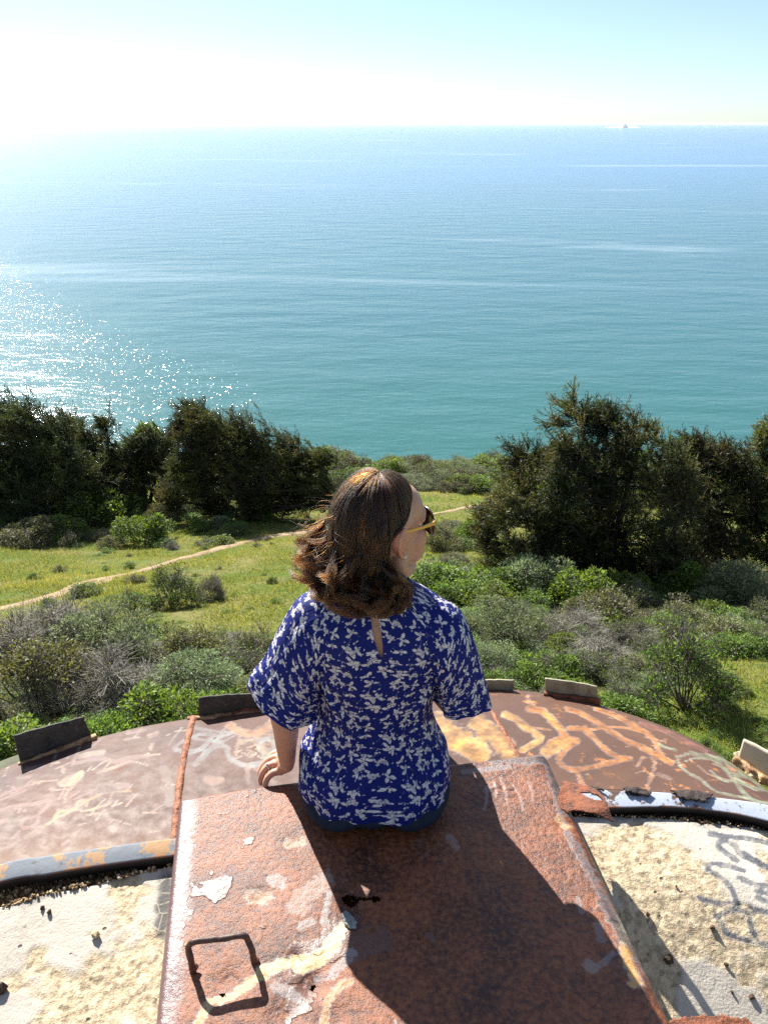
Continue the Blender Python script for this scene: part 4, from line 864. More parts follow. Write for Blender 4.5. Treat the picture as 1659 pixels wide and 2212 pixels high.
# wind-shorn firs
def fir(name, base, blobs, label, seed, wind=(-.5, .0, .35), needle=.045, ntw=46, brown=.35, yjit=.35, dead=60, inner=1.0):
    lo_ = max(b[1] for b in blobs); hi_ = min(b[1] for b in blobs); dy_ = 48 if seed >= 5 else 28
    blobs = [(bx + (34 if seed == 5 else 14), by + dy_ * (lo_ - by) / (lo_ - hi_), br) for bx, by, br in blobs]
    r = np.random.default_rng(seed); B = gat(*base); y0 = B[1]
    def wp(px, py): return at(px, py, y=y0)
    C = []
    for bx, by, br in blobs:
        c = wp(bx, by); dep = c[1] * CP - (c[2] - H) * SP; rm = br / F * dep; c = c + [0, r.uniform(-yjit, yjit), 0]; C.append((c, rm))
    root = empty(name, tuple(B), label, 'tree', 'wind-bent firs on the headland')
    wood, lim = [], []
    topc = max(C, key=lambda q: q[0][2])[0]
    trunk = np.array([B - [0, 0, .1], B + (topc - B) * .35 + r.normal(size=3) * .08, B + (topc - B) * .7 + r.normal(size=3) * .08, topc]); trunk = catmull(trunk, 24)
    tr_ = [tube(trunk, np.linspace(.085, .015, 24), 8)]
    for _ in range(3):
        c = C[r.integers(len(C))][0]; tr_.append(tube(catmull(np.array([B - [0, 0, .05], B + (c - B) * .4 + [0, 0, .1], c]), 14), np.linspace(.055, .012, 14), 7))
    sp_p, sp_d, br_m = [], [], []; twA, twB = [], []
    wv = np.array(wind, float)
    for c, rm in C:
        st_ = trunk[min(23, int(np.clip((c[2] - B[2]) / (topc[2] - B[2] + 1e-6), .12, .85) * 20))]
        tr_.append(tube(catmull(np.array([st_, (st_ + c) / 2 + r.normal(size=3) * .08 - [0, 0, .05], c]), 10), np.linspace(.030, .008, 10), 6))
        n = int(ntw * (rm / .45) ** 1.3) + 14
        d = unit(rdir(n, .12, r) + wv * .8); a = c + r.normal(size=(n, 3)) * rm * .32; Lt = rm * r.uniform(.45, 1.05, n); b = a + d * Lt[:, None]
        twA.append(a); twB.append(b)
        for k in range(9):
            t = r.uniform(.15, 1.02, n)[:, None]; sd_ = unit(d + rdir(n, .05, r) * .75 + wv * .75); sp_p.append(a + (b - a) * t); sp_d.append(sd_); br_m.append(np.full(n, r.random()))
    A_, B_ = np.concatenate(twA), np.concatenate(twB); sp_p, sp_d = np.concatenate(sp_p), np.concatenate(sp_d); ns = len(sp_p)
    tr_.append(prisms(A_, B_, .0065, .002)); Ls = r.uniform(2.2, 4.2, ns) * needle; tr_.append(prisms(sp_p, sp_p + sp_d * Ls[:, None], .0022, .0012))
    # dead grey tips poking out of the crown
    kk = r.integers(0, len(C), dead); c = np.array([C[i][0] for i in kk]); rm = np.array([C[i][1] for i in kk]); d = unit(rdir(dead, .6, r) + wv * .8); a = c + d * (rm * .55)[:, None]; b = a + d * (rm * r.uniform(.4, .85, dead))[:, None]
    tr_.append(prisms(a, b, .006, .002))
    for _ in range(3):
        t = r.uniform(.3, 1, dead)[:, None]; q = a + (b - a) * t; tr_.append(prisms(q, q + unit(d + rdir(dead, .2, r)) * .12 * r.uniform(.4, 1.2, (dead, 1)), .003, .001))
    V, Fc = join(tr_); mobj('trunk', V, Fc, M_bark, root)
    # needles: narrow blades both sides of every spray
    nn = 11; t = np.tile(np.linspace(.05, 1, nn), (ns, 1)); P = sp_p[:, None] + sp_d[:, None] * (t * Ls[:, None])[..., None]
    D = unit(sp_d[:, None] * .75 + rdir(ns * nn, .0, r).reshape(ns, nn, 3) * .85)
    P, D = P.reshape(-1, 3), D.reshape(-1, 3); n = len(P)
    V, Fc = leaves(P, D, rdir(n, .3, r), needle * r.uniform(.7, 1.25, n), needle * .24, True)
    clump = fbm(sp_p[:, 0] * 2.6, sp_p[:, 1] * 2.6, sp_p[:, 2] * 2.6, 3)
    tone = np.clip(np.repeat(.3 + .9 * clump, nn) + .18 * r.normal(size=n), 0, 1)
    brown = brown - .1
    isb = np.repeat((fbm(sp_p[:, 0] * 1.7 + 4, sp_p[:, 1] * 1.7, sp_p[:, 2] * 1.7, 3) + r.normal(size=ns) * .25) > .35 - brown, nn)
    me = mesh_data('crown', V, Fc, M_fir, False, {'tone': np.repeat(tone, 3)}); me.materials.append(M_firbrown); me.polygons.foreach_set('material_index', isb.astype(np.int32)); obj('crown', me, root)
    return root
W = (-.7, 0, .28)
fir('fir_tree', (60, 1130), [(60, 900, 62), (10, 905, 60), (-50, 930, 70), (110, 935, 55), (0, 985, 85), (80, 990, 85), (-70, 1010, 80), (150, 1000, 70), (20, 1060, 75), (110, 1065, 80), (180, 1050, 60), (0, 1110, 60), (70, 1115, 55), (140, 1110, 50), (-70, 1090, 70)], 'broad dark fir at the left edge of the frame', 1, W, .06, 60, .1)
fir('fir_tree', (205, 1110), [(150, 885, 26), (165, 915, 34), (210, 905, 16), (205, 935, 32), (215, 980, 60), (165, 965, 55), (240, 1040, 70), (190, 1060, 60), (250, 990, 40), (210, 1100, 45), (265, 1090, 45)], 'dark fir with two small pointed tops between the broad left fir and the green shrub', 2, W, .055, 60, .1)
fir('fir_tree', (320, 1100), [(322, 925, 30), (300, 950, 38), (345, 950, 30), (290, 1000, 45), (270, 1050, 50), (350, 990, 30)], 'smaller fir rising behind the bright green shrub on the left', 3, W, .055, 55, .1)
fir('fir_tree', (540, 1125), [(398, 888, 26), (430, 878, 30), (375, 925, 22), (468, 890, 34), (415, 925, 42), (455, 935, 50), (510, 935, 48), (415, 975, 42), (560, 965, 52), (500, 990, 65), (620, 985, 50), (440, 1030, 55), (570, 1030, 70), (660, 1000, 40), (650, 1050, 55), (695, 985, 28), (520, 1075, 60), (600, 1085, 55), (690, 1040, 36), (450, 1085, 45), (560, 1105, 45), (640, 1095, 48), (480, 1110, 40), (700, 1070, 34), (380, 1080, 40), (400, 1010, 40)],
    'wind-swept fir leaning left, its crown sloping down toward the woman', 4, (-.95, 0, .40), .055, 60, .12, dead=110)
fir('fir_tree', (1300, 1265), [(1235, 885, 52), (1290, 900, 55), (1350, 905, 50), (1190, 925, 42), (1395, 940, 50), (1240, 965, 70), (1320, 975, 80), (1180, 990, 42), (1400, 1010, 75), (1120, 1000, 42), (1100, 1060, 50), (1170, 1060, 60), (1250, 1060, 75), (1340, 1080, 80), (1440, 1060, 60), (1090, 1120, 42), (1150, 1140, 60), (1230, 1160, 60), (1320, 1180, 75), (1420, 1150, 70), (1260, 1220, 50), (1370, 1230, 55), (1180, 1200, 45), (1110, 1170, 45), (1300, 1250, 45), (1230, 1245, 40), (1420, 1220, 50), (1290, 1130, 70), (1200, 1110, 60), (1380, 1140, 60), (1140, 1230, 40), (1060, 1040, 42), (1045, 1100, 44), (1035, 1150, 36), (1080, 1190, 44), (1330, 1215, 60), (1465, 1130, 60)],
    'large dark fir with bare tips standing right of the woman', 5, (-.55, 0, .38), .048, 46, .22, .5, 150)
fir('fir_tree', (1520, 1240), [(1492, 925, 28), (1505, 960, 45), (1560, 950, 40), (1470, 990, 50), (1550, 1010, 60), (1610, 985, 40), (1500, 1060, 65), (1590, 1070, 65), (1640, 1040, 45), (1520, 1130, 70), (1610, 1140, 60), (1560, 1190, 55), (1470, 1180, 50), (1520, 1230, 45), (1610, 1220, 50)],
    'browner bushy fir right behind the large right fir', 6, (-.7, 0, .35), .048, 46, .38, .5, 120)
fir('fir_tree', (1690, 1250), [(1668, 905, 16), (1690, 930, 30), (1680, 990, 45), (1730, 980, 60), (1690, 1060, 60), (1680, 1130, 60), (1700, 1190, 60)], 'fir cut by the right edge of the frame', 7, (-.7, 0, .4), .048, 46, .35, .4, 60)

# far out: islands, a ship, a boat with its wake
def islet(px, wpx, hpx, label, cat, seed, y=30000.0):
    r = np.random.default_rng(seed); c = at(px, 264, y=y); X = np.linspace(-1, 1, 60); s = wpx / F * y / CP
    prof_ = np.clip(1 - np.abs(X) ** 1.5, 0, 1) * (.35 + .65 * np.clip(noise(X * 3.2 + seed, 1.0) + .5, 0, 1)) * hpx / F * y; prof_[[0, -1]] = 0
    rows = np.linspace(-1, 1, 9); V = np.stack([np.broadcast_to(c[0] + X[:, None] * s / 2, (60, 9)), np.broadcast_to(y + rows[None] * s * .3, (60, 9)), SEA + prof_[:, None] * (1 - rows[None] ** 2) + 200 * 0], -1)
    V[..., 2] += (264 - 263.0) * 0
    o = mobj('islet', V.reshape(-1, 3), grid_faces(60, 9), simple('hazy_rock', (.85, .90, .95), .9), None); tag(o, label, cat); return o  # rock whitened so its colour carries the distant haze
islet(1345, 56, 9, 'faint jagged rocky island on the horizon at right', 'island', 3)
islet(20, 24, 5, 'tiny faint ship on the horizon at the left edge', 'island', 5)  # ship drawn with the islet mound shape
wk = at(1431, 311, z=SEA); wv_ = [(wk + [-45, -2, .3]), (wk + [60, 9, .3]), (wk + [62, -9, .3]), (wk + [-40, -6, .3])]
mobj_w = mobj('boat_wake', np.array([wk + [x, y_ + 4 * math.sin(x * .05), .5] for x in np.linspace(-90, 90, 20) for y_ in (-14 + .1 * abs(x), 14 - .1 * abs(x))]), grid_faces(20, 2), simple('wake_foam', (.7, .75, .78), .8)); struct(mobj_w)
# ================================================================ the woman
def interp_tab(T, z, n=400):
    T = np.array(T, float); zz = np.linspace(0, 1, n); C = catmull(T, n); o = np.argsort(C[:, 0]); return [np.interp(z, C[o, 0], C[o, k]) for k in range(1, T.shape[1])]
SEC = [(-.02, -.022, 1.440, .165, .130), (.02, -.022, 1.436, .174, .142), (.06, -.022, 1.436, .179, .144), (.12, -.022, 1.441, .172, .132), (.18, -.022, 1.45, .150, .112), (.25, -.019, 1.45, .128, .099), (.32, -.016, 1.447, .131, .101), (.40, -.012, 1.445, .148, .108),
       (.47, -.010, 1.442, .157, .110), (.515, -.010, 1.44, .158, .100), (.545, -.010, 1.438, .140, .086), (.570, -.010, 1.437, .108, .072), (.588, -.010, 1.436, .078, .061), (.602, -.009, 1.435, .062, .055)]
def torso(z, th, sh=0.0, e=2.35):
    cx, cy, rx, ry = interp_tab(SEC, z); c, s = np.cos(th), np.sin(th)
    X = cx + (rx - sh) * np.sign(c) * np.abs(c) ** (2 / e); Y = cy + (ry - sh) * np.sign(s) * np.abs(s) ** (2 / e)
    Y = Y + .010 * sstep(.30, .45, z) * np.exp(-((th - 1.5 * np.pi) / .22) ** 2)          # hollow along the spine
    return X, Y, z - .065 * X * sstep(.35, .55, z)
# --- fabric print, drawn once into a tile and looked up per vertex
TS = 150.0; TN = 500
tx, ty = np.meshgrid(np.arange(TN) * TS / TN, np.arange(TN) * TS / TN, indexing='ij'); TILE = np.zeros((TN, TN))
def loc(x, y, a):
    dx = (tx - x + TS / 2) % TS - TS / 2; dy = (ty - y + TS / 2) % TS - TS / 2; c, s = math.cos(a), math.sin(a); return dx * c + dy * s, -dx * s + dy * c
def put(m, v=1.0):
    global TILE
    TILE = np.where(m, v, TILE)
def leaf(x, y, a, L, Wd, ser=1):
    u, v = loc(x, y, a); t = np.clip(u / L, 0, 1); wd = Wd * np.sin(np.pi * np.clip(t, .001, .999) ** .8) ** .8 * (1 - .22 * ser * np.abs(np.sin(t * 4 * np.pi)))
    inn = (u > 0) & (u < L) & (np.abs(v) < wd / 2); put(inn)
    if L > 9: put(inn & (np.abs(v) < .35), .45); put(inn & (np.abs(((u - np.abs(v) * .9) % (L / 4)) - L / 8) < .22) & (t > .15), .62)
def flower(x, y, r):
    u, v = loc(x, y, 0); q = np.hypot(u, v); an = np.arctan2(v, u); put(q < r * (.84 + .16 * np.cos(5 * an + x))); put(np.abs(q - r * .34) < .45, .4); put(np.abs(q - r * .98) < .35, .12)
def star(x, y, r, a):
    u, v = loc(x, y, a); q = np.hypot(u, v); an = np.arctan2(v, u); put(q < r * (.28 + .72 * np.abs(np.cos(2.5 * an)) ** 1.4)); put(q < r * .13, .4)
def dot(x, y, r):
    u, v = loc(x, y, 0); put(np.hypot(u, v) < r)
def twig(x, y, a, L):
    u, v = loc(x, y, a); put((u > 0) & (u < L) & (np.abs(v - 1.2 * np.sin(u * .35)) < .28), .42)
tr4 = np.random.default_rng(12)
def sprig(x, y, a, n, big):
    # a bent chain of small flowers with serrated leaves standing off both sides
    px_, py_ = x, y; k_ = tr4.uniform(-.5, .5)
    pts_ = []
    for i_ in range(n): pts_.append((px_, py_, a)); a += k_ + tr4.normal(0, .25); st_ = tr4.uniform(4.6, 6.0); px_ += st_ * math.cos(a); py_ += st_ * math.sin(a)
    for i_, (u, v, b) in enumerate(pts_):
        if tr4.random() < big or i_ in (0, n - 1):
            sgn = 1 if (i_ % 2) else -1; L = tr4.uniform(9, 16.5); leaf(u + 3 * math.cos(b + sgn * 1.4), v + 3 * math.sin(b + sgn * 1.4), b + (sgn * tr4.uniform(.6, 1.5) if i_ not in (0,) else math.pi + tr4.normal(0, .4)), L, L * tr4.uniform(.50, .66))
    for u, v, b in pts_:
        flower(u, v, tr4.uniform(2.9, 4.0))
        if tr4.random() < .6: flower(u + 5.2 * math.cos(b + 1.6), v + 5.2 * math.sin(b + 1.6), tr4.uniform(2.4, 3.4))
        if tr4.random() < .4: dot(u + 7 * math.cos(b - 1.3), v + 7 * math.sin(b - 1.3), 1.1)
for _ in range(14): twig(tr4.uniform(0, TS), tr4.uniform(0, TS), tr4.uniform(0, 6.3), tr4.uniform(12, 28))
for gx_ in range(4):
    for gy_ in range(4):
        x, y = (gx_ + .5 * (gy_ % 2) + tr4.uniform(-.2, .2)) * TS / 4, (gy_ + tr4.uniform(-.2, .2)) * TS / 4
        sprig(x, y, tr4.uniform(0, 6.28), int(tr4.integers(2, 6)), .55)
for _ in range(15): x, y, a = tr4.uniform(0, TS), tr4.uniform(0, TS), tr4.uniform(0, 6.3); star(x, y, tr4.uniform(2.6, 4.8), a); leaf(x + 5, y + 3, a, 7, 2.4, 0)
for _ in range(40): x, y, a = tr4.uniform(0, TS), tr4.uniform(0, TS), tr4.uniform(0, 6.3); leaf(x, y, a, 5.5, 2.2, 0)
def print_at(u, v):
    u = np.asarray(u) * 1230; v = np.asarray(v) * 1230; u = u + np.floor(v / TS) * 43.0
    x = (u / TS * TN) % TN; y = (v / TS * TN) % TN; i, j = x.astype(int) % TN, y.astype(int) % TN; fx, fy = x - np.floor(x), y - np.floor(y); i2, j2 = (i + 1) % TN, (j + 1) % TN
    return (TILE[i, j] * (1 - fx) + TILE[i2, j] * fx) * (1 - fy) + (TILE[i, j2] * (1 - fx) + TILE[i2, j2] * fx) * fy

m, nt, out = mat('printed_blouse_fabric'); p = geo(nt); a = attr(nt, 'print').outputs['Fac']
wv_ = tex(nt, 700, 2, .5, p)
c = mixc(nt, a, (.0045, .0140, .165), (.86, .82, .80)); 
d = N(nt, 'ShaderNodeBsdfPrincipled', {'Base Color': c, 'Roughness': .72, 'Specular IOR Level': .25, 'Normal': bump(nt, mth(nt, 'ADD', wv_, mth(nt, 'MULTIPLY', tex(nt, 60, 3, .5, p), 2.0)), .25, .0012)})
t_ = N(nt, 'ShaderNodeBsdfTranslucent', {'Color': c}); mx = N(nt, 'ShaderNodeMixShader', {0: .14, 1: d.outputs[0], 2: t_.outputs[0]}); nt.links.new(mx.outputs[0], out.inputs[0]); M_bl = m
simple_dark = simple('blouse_binding', (.012, .016, .19), .7, 0, .1, 60, .1, .001)

person = empty('person', (-.02, 1.44, .0), 'seated woman with wavy brown hair, blue floral blouse and sunglasses, seen from behind', 'person')
# torso of the blouse: columns dense on the back
tb = np.concatenate([np.linspace(np.pi * .93, np.pi * 2.07, 640, endpoint=False), np.linspace(np.pi * .07, np.pi * .93, 110, endpoint=False) + 2 * np.pi])
zb = np.concatenate([np.linspace(.046, .50, 325, endpoint=False), np.linspace(.50, .602, 120)])
TH, ZB = np.meshgrid(tb, zb, indexing='ij'); X, Y, Z = torso(ZB, TH); Xs, Ys, _z = torso(ZB, TH, 0, 2.9); lowm = sstep(.20, .08, ZB); X = X + (Xs - X) * lowm; Y = Y + (Ys - Y) * lowm
nx, ny = np.cos(TH), np.sin(TH)
fold = .0065 * fbm(TH * 3.6, ZB * 5.0 + TH * .7, 1.0, 3) * (1.2 - sstep(.35, .55, ZB)) + .0022 * fbm(TH * 9 + ZB * 10, ZB * 7, 4, 3)
fold += .0050 * np.exp(-((ZB - .275 + .05 * np.cos(TH * 2)) / .022) ** 2) * (fbm(TH * 4, ZB * 30, 3, 2)) + .0035 * np.exp(-((ZB - .235 - .03 * np.sin(TH * 2.3)) / .018) ** 2) * fbm(TH * 3 + 5, ZB * 20, 5, 2)
for t0, t1, z0_, z1_ in [(1.06, 1.32, .47, .30), (1.94, 1.70, .46, .31), (1.10, 1.40, .40, .27), (1.92, 1.62, .40, .26), (1.08, 1.25, .22, .06), (1.9, 1.78, .22, .06), (1.5, 1.46, .24, .05)]:
    q = np.clip((ZB - z0_) / (z1_ - z0_), -.2, 1.2); tc = np.pi * (t0 + (t1 - t0) * q); fold += .0065 * np.exp(-((TH - tc) / .06) ** 2) * np.exp(-((q - .5) / .42) ** 2) - .003 * np.exp(-((TH - tc - .12) / .06) ** 2) * np.exp(-((q - .5) / .42) ** 2)
fold += .004 * np.sin(TH * 9 + 1) * sstep(.12, .02, ZB) 
X = X + nx * fold; Y = Y + ny * fold
Z = Z + .030 * sstep(.22, .04, ZB) * np.abs(np.cos(TH)) ** 2.2 * (np.sin(TH) < .3)
BV = np.stack([X, Y, Z], -1).reshape(-1, 3)
pr = print_at((TH * .148), ZB * 1.02 + .02).ravel()
Fb = grid_faces(len(tb), len(zb), True)
fz = BV[Fb].mean(1); back = fz[:, 1] < 1.42
slx = np.interp(fz[:, 2], [.470, .56, .61], [-.0045, -.0205, -.026]); sw_ = .0005 + .0085 * np.clip((fz[:, 2] - .466) / .05, 0, 1) ** .7 * (1 - .4 * sstep(.52, .60, fz[:, 2]))
Fb = Fb[~(back & (np.abs(fz[:, 0] - slx) < sw_) & (fz[:, 2] > .466))]
parts = [(BV, Fb, pr)]
def sleeve(R, yc, b, seed, phi0):
    R = np.array(R, float); n = 200; C = catmull(R, n); ph = np.linspace(0, 2 * np.pi, 330, endpoint=False); bb = catmull(np.array(b, float)[:, None], n)[:, 0]
    O = C[:, :2]; I = C[:, 2:]; c = (O + I) / 2; h = (O - I) / 2; s = np.linspace(0, 1, n)
    P, Sg = np.meshgrid(ph, s, indexing='ij')
    X = c[None, :, 0] + h[None, :, 0] * np.cos(P); Z = c[None, :, 1] + h[None, :, 1] * np.cos(P); Y = yc + bb[None] * np.sin(P)
    am = Sg ** 1.3
    f = am * (.004 * np.sin(P * 4 + seed + 1.5 * Sg) + .003 * np.sin(P * 7 + 2.0 * seed) + .013 * fbm(P * 1.9 + seed, Sg * 1.6, 2, 3)) + .003 * fbm(P * 5, Sg * 6, seed, 3)
    f *= .75 + .25 * np.sin(P) ** 2
    hn = unit(h); X = X + f * np.cos(P) * hn[None, :, 0]; Z = Z + f * np.cos(P) * hn[None, :, 1] ; Y = Y + f * np.sin(P)
    Z = Z - .003 * Sg * np.sin(P * 3 + seed)
    V = np.stack([X, Y, Z], -1).reshape(-1, 3)
    return V, grid_faces(330, n, True), print_at(P * .075 + seed * .31, Sg * .30 + seed * .17).ravel()
parts.append(sleeve([(-.105, .580, -.09, .42), (-.150, .569, -.12, .385), (-.186, .550, -.135, .35), (-.214, .508, -.140, .325), (-.240, .455, -.143, .305), (-.266, .402, -.147, .285), (-.290, .370, -.150, .266), (-.304, .340, -.153, .250)], 1.435, [.072, .080, .084, .083, .083, .085, .089, .092], 1.0, 0))
parts.append(sleeve([(.085, .566, .08, .42), (.130, .550, .10, .385), (.164, .527, .110, .355), (.186, .490, .115, .335), (.204, .442, .116, .325), (.220, .390, .117, .316), (.233, .335, .117, .307), (.242, .300, .116, .296)], 1.424, [.070, .078, .080, .078, .075, .073, .072, .071], 2.3, 0))
Vs_, Fs_, Ps_, n0 = [], [], [], 0
for V, Fc, q in parts: Vs_.append(V); Fs_.append(Fc + n0); Ps_.append(q); n0 += len(V)
blouse = mobj('blouse', np.concatenate(Vs_), np.concatenate(Fs_), M_bl, person, attrs={'print': np.concatenate(Ps_)})
# narrow binding round neck and keyhole
tt = np.linspace(0, 2 * np.pi, 60); xx, yy, z3 = torso(np.full(60, .602), tt); V, Fc = tube(np.stack([xx, yy, z3], -1), .0026, 8); mobj('neckline', V, Fc, simple_dark, blouse)

# --- body, one continuous surface
yaw = math.radians(50); hf = np.array([math.sin(yaw), math.cos(yaw), 0]); hr = np.array([math.cos(yaw), -math.sin(yaw), 0]); hu = np.array([0, 0, 1.0]); HC0 = np.array([-.006, 1.448, .716])
HM = np.stack([hf, hr, hu], 1)
def hp(a, b, c): return HC0 + hf * a + hr * b + hu * c
P_ = []
def ell(a, b, c, r): P_.append(sphere(hp(a, b, c), r, 40, 26, HM))
def cap(pts, r, n=14, sd=18):
    pts = np.asarray(pts, float); P_.append(tube(pts, r, sd, n)); r = np.broadcast_to(np.asarray(r, float), (len(pts),)); P_.append(sphere(pts[0], r[0] * .99, 16, 10)); P_.append(sphere(pts[-1], r[-1] * .99, 16, 10))
ell(-.014, 0, .026, (.096, .076, .086)); ell(.028, 0, -.020, (.060, .060, .080)); ell(.036, 0, -.070, (.044, .044, .034)); ell(.078, 0, -.097, (.017, .017, .015)); ell(.040, 0, .040, (.052, .062, .058))
for s in (-1, 1):
    cap([hp(-.002, s * .056, -.045), hp(.014, s * .050, -.078), hp(.048, s * .032, -.096), hp(.074, s * .010, -.103)], [.018, .017, .015, .013])
    ell(.056, s * .036, -.022, (.032, .027, .030)); cap([hp(.085, s * .012, .026), hp(.080, s * .034, .031), hp(.066, s * .050, .024)], [.010, .010, .009]); ell(.103, s * .011, -.030, (.009, .008, .007))
    ell(.062, s * .030, -.055, (.028, .022, .030))
    # ear: rim, body, lobe, tragus
    e0 = [(-.004, .076, .026), (-.012, .085, .038), (-.025, .094, .038), (-.035, .100, .025), (-.036, .100, .009), (-.029, .094, -.007), (-.018, .087, -.020), (-.008, .080, -.025)]
    cap([hp(a_, s * b_, c_) for a_, b_, c_ in e0], [.004, .0045, .0045, .0042, .004, .0045, .0062, .0055], 26, 12); ell(-.018, s * .077, .006, (.016, .006, .026)); ell(-.002, s * .075, -.006, (.005, .007, .009))
cap([hp(.092, 0, .018), hp(.104, 0, -.006), hp(.114, 0, -.027)], [.008, .008, .010]); ell(.096, 0, -.054, (.011, .022, .0065)); ell(.093, 0, -.066, (.011, .019, .0075))
cap([hp(-.028, 0, -.045), np.array([-.012, 1.432, .60]), np.array([-.012, 1.430, .54])], [.056, .054, .062])
# trunk under the blouse
zz_ = np.linspace(.075, .602, 60); th_ = np.linspace(0, 2 * np.pi, 60, endpoint=False); T2, Z2 = np.meshgrid(th_, zz_, indexing='ij'); xq, yq, zq = torso(Z2, T2, .009, 2.2); P_.append(closed(np.stack([xq, yq, zq], -1).reshape(-1, 3), 60, 60))
LS, LE, LW = np.array([-.150, 1.435, .505]), np.array([-.228, 1.424, .285]), np.array([-.234, 1.452, .082])
cap([LS, (LS + LE) / 2 + [-.008, 0, 0], LE, LE * .6 + LW * .4 + [.002, -.003, 0], LE * .25 + LW * .75, LW], [.044, .040, .034, .0305, .0245, .0195], 26)
RS, RE, RW = np.array([.140, 1.435, .485]), np.array([.168, 1.425, .285]), np.array([.085, 1.620, .235])
cap([RS, (RS + RE) / 2, RE, RE * .6 + RW * .4, RW], [.038, .038, .035, .034, .022], 24)
def fing(pts, r): cap(pts, r, 12, 10)
# left hand clasping the far edge of the hatch: pinky nearest the camera
K = [np.array([-.256, 1.478, .026]), np.array([-.262, 1.499, .032]), np.array([-.262, 1.520, .033]), np.array([-.258, 1.541, .030])]
for i, (k_, ln) in enumerate(zip(K, (.80, .96, 1.04, .95))):
    cap([LW + [0, .006 * i - .006, -.006], LW * .45 + k_ * .55 + [0, 0, .004], k_], [.017, .0135, .0112], 10, 12)
    fing([k_, k_ + np.array([-.024, -.004, -.004]) * ln, k_ + np.array([-.040, -.012, -.016]) * ln, k_ + np.array([-.047, -.020, -.032]) * ln, k_ + np.array([-.046, -.026, -.045]) * ln], [.0100, .0092, .0086, .0080, .0066])
P_.append(sphere(np.array([-.245, 1.488, .040]), (.017, .030, .016), 20, 12))
fing([LW + [.002, .012, -.01], np.array([-.236, 1.512, .040]), np.array([-.240, 1.545, .022]), np.array([-.252, 1.566, .008])], [.014, .012, .0105, .008])
# right hand resting on the knee
for i, dx in enumerate((-.030, -.010, .010, .029)):
    k_ = np.array([.062 + dx, 1.690, .238 + .004 * (i in (1, 2))]); cap([RW + [dx * .3, .005, 0], k_], [.016, .0112], 6, 12); fing([k_, k_ + [dx * .1, .032, -.006], k_ + [dx * .15, .055, -.026], k_ + [dx * .2, .062, -.045]], [.0098, .009, .0082, .0068])
fing([RW + [-.012, .012, -.004], RW + [-.046, .038, -.008], RW + [-.060, .066, -.020]], [.013, .0105, .008])
for s in (-1, 1):
    cap([np.array([-.02 + s * .075, 1.47, .085]), np.array([-.03 + s * .070, 1.79, .175]), np.array([-.03 + s * .075, 1.86, -.13]), np.array([-.03 + s * .078, 1.95, -.170])], [.060, .042, .034, .028], 30)
V, Fc = join(P_)
def remeshed(name, V, Fc, vox, sm, parent, mt, disp=None, attrs=None):
    tmp = obj('tmp', mesh_data('tmp', V, Fc)); r_ = tmp.modifiers.new('r', 'REMESH'); r_.mode = 'VOXEL'; r_.voxel_size = vox; s_ = tmp.modifiers.new('s', 'SMOOTH'); s_.factor = .5; s_.iterations = sm
    dg = bpy.context.evaluated_depsgraph_get(); me = bpy.data.meshes.new_from_object(tmp.evaluated_get(dg)); d0 = tmp.data; bpy.data.objects.remove(tmp); bpy.data.meshes.remove(d0)
    me.name = name; me.materials.clear(); me.materials.append(mt); me.polygons.foreach_set('use_smooth', np.ones(len(me.polygons), bool))
    co = np.empty(len(me.vertices) * 3, np.float32); me.vertices.foreach_get('co', co); co = co.reshape(-1, 3).astype(float)
    if disp is not None: co = disp(co); me.vertices.foreach_set('co', co.astype(np.float32).ravel())
    for an, fn in (attrs or {}).items():
        a_ = me.attributes.new(an, 'FLOAT', 'POINT'); a_.data.foreach_set('value', fn(co).astype(np.float32))
    me.update(); return obj(name, me, parent)
def near(co, c, r): return np.exp(-(np.linalg.norm(co - c, axis=1) / r) ** 2)
m, nt, out = mat('skin'); p = geo(nt); rd = attr(nt, 'red').outputs['Fac']; lp = attr(nt, 'lip').outputs['Fac']; n1 = tex(nt, 25, 5, .6, p); n2 = tex(nt, 260, 3, .5, p)
c = mixc(nt, n1, (.50, .26, .165), (.62, .35, .23)); c = mixc(nt, mth(nt, 'MULTIPLY', rd, .7), c, (.62, .17, .11)); c = mixc(nt, lp, c, (.45, .09, .07)); c = mixc(nt, ramp(nt, n2, [(.66, 0), (.76, .12)]), c, (.33, .15, .09))
pbsdf(nt, out, c, .5, bump(nt, n2, .12, .0006), 0, .4, {'Subsurface Weight': .18, 'Subsurface Radius': (.012, .004, .0018), 'Subsurface Scale': 1.0}); M_skin = m
earc = hp(-.022, .090, .008)
body = remeshed('body', V, Fc, .0026, 3, person, M_skin, None, {'red': lambda q: np.clip(near(q, earc, .028) * .9 + near(q, hp(.07, .04, -.02), .03) * .45 + near(q, hp(.112, 0, -.028), .015) * .4 + sum(near(q, k_ + [-.024, -.004, -.004], .008) for k_ in K) * .4, 0, 1),
                                                          'lip': lambda q: np.clip(near(q, hp(.106, 0, -.060), .013) * 1.6 - .3, 0, 1)})
# eyes behind the sunglasses
M_eye = simple('eye_white', (.75, .72, .68), .2, 0, .05, 40, .05, .0005)
for s in (-1, 1):
    V, Fc = sphere(hp(.072, s * .031, .008), (.0125, .0125, .0125), 20, 12, HM); mobj('eye', V, Fc, M_eye, person)

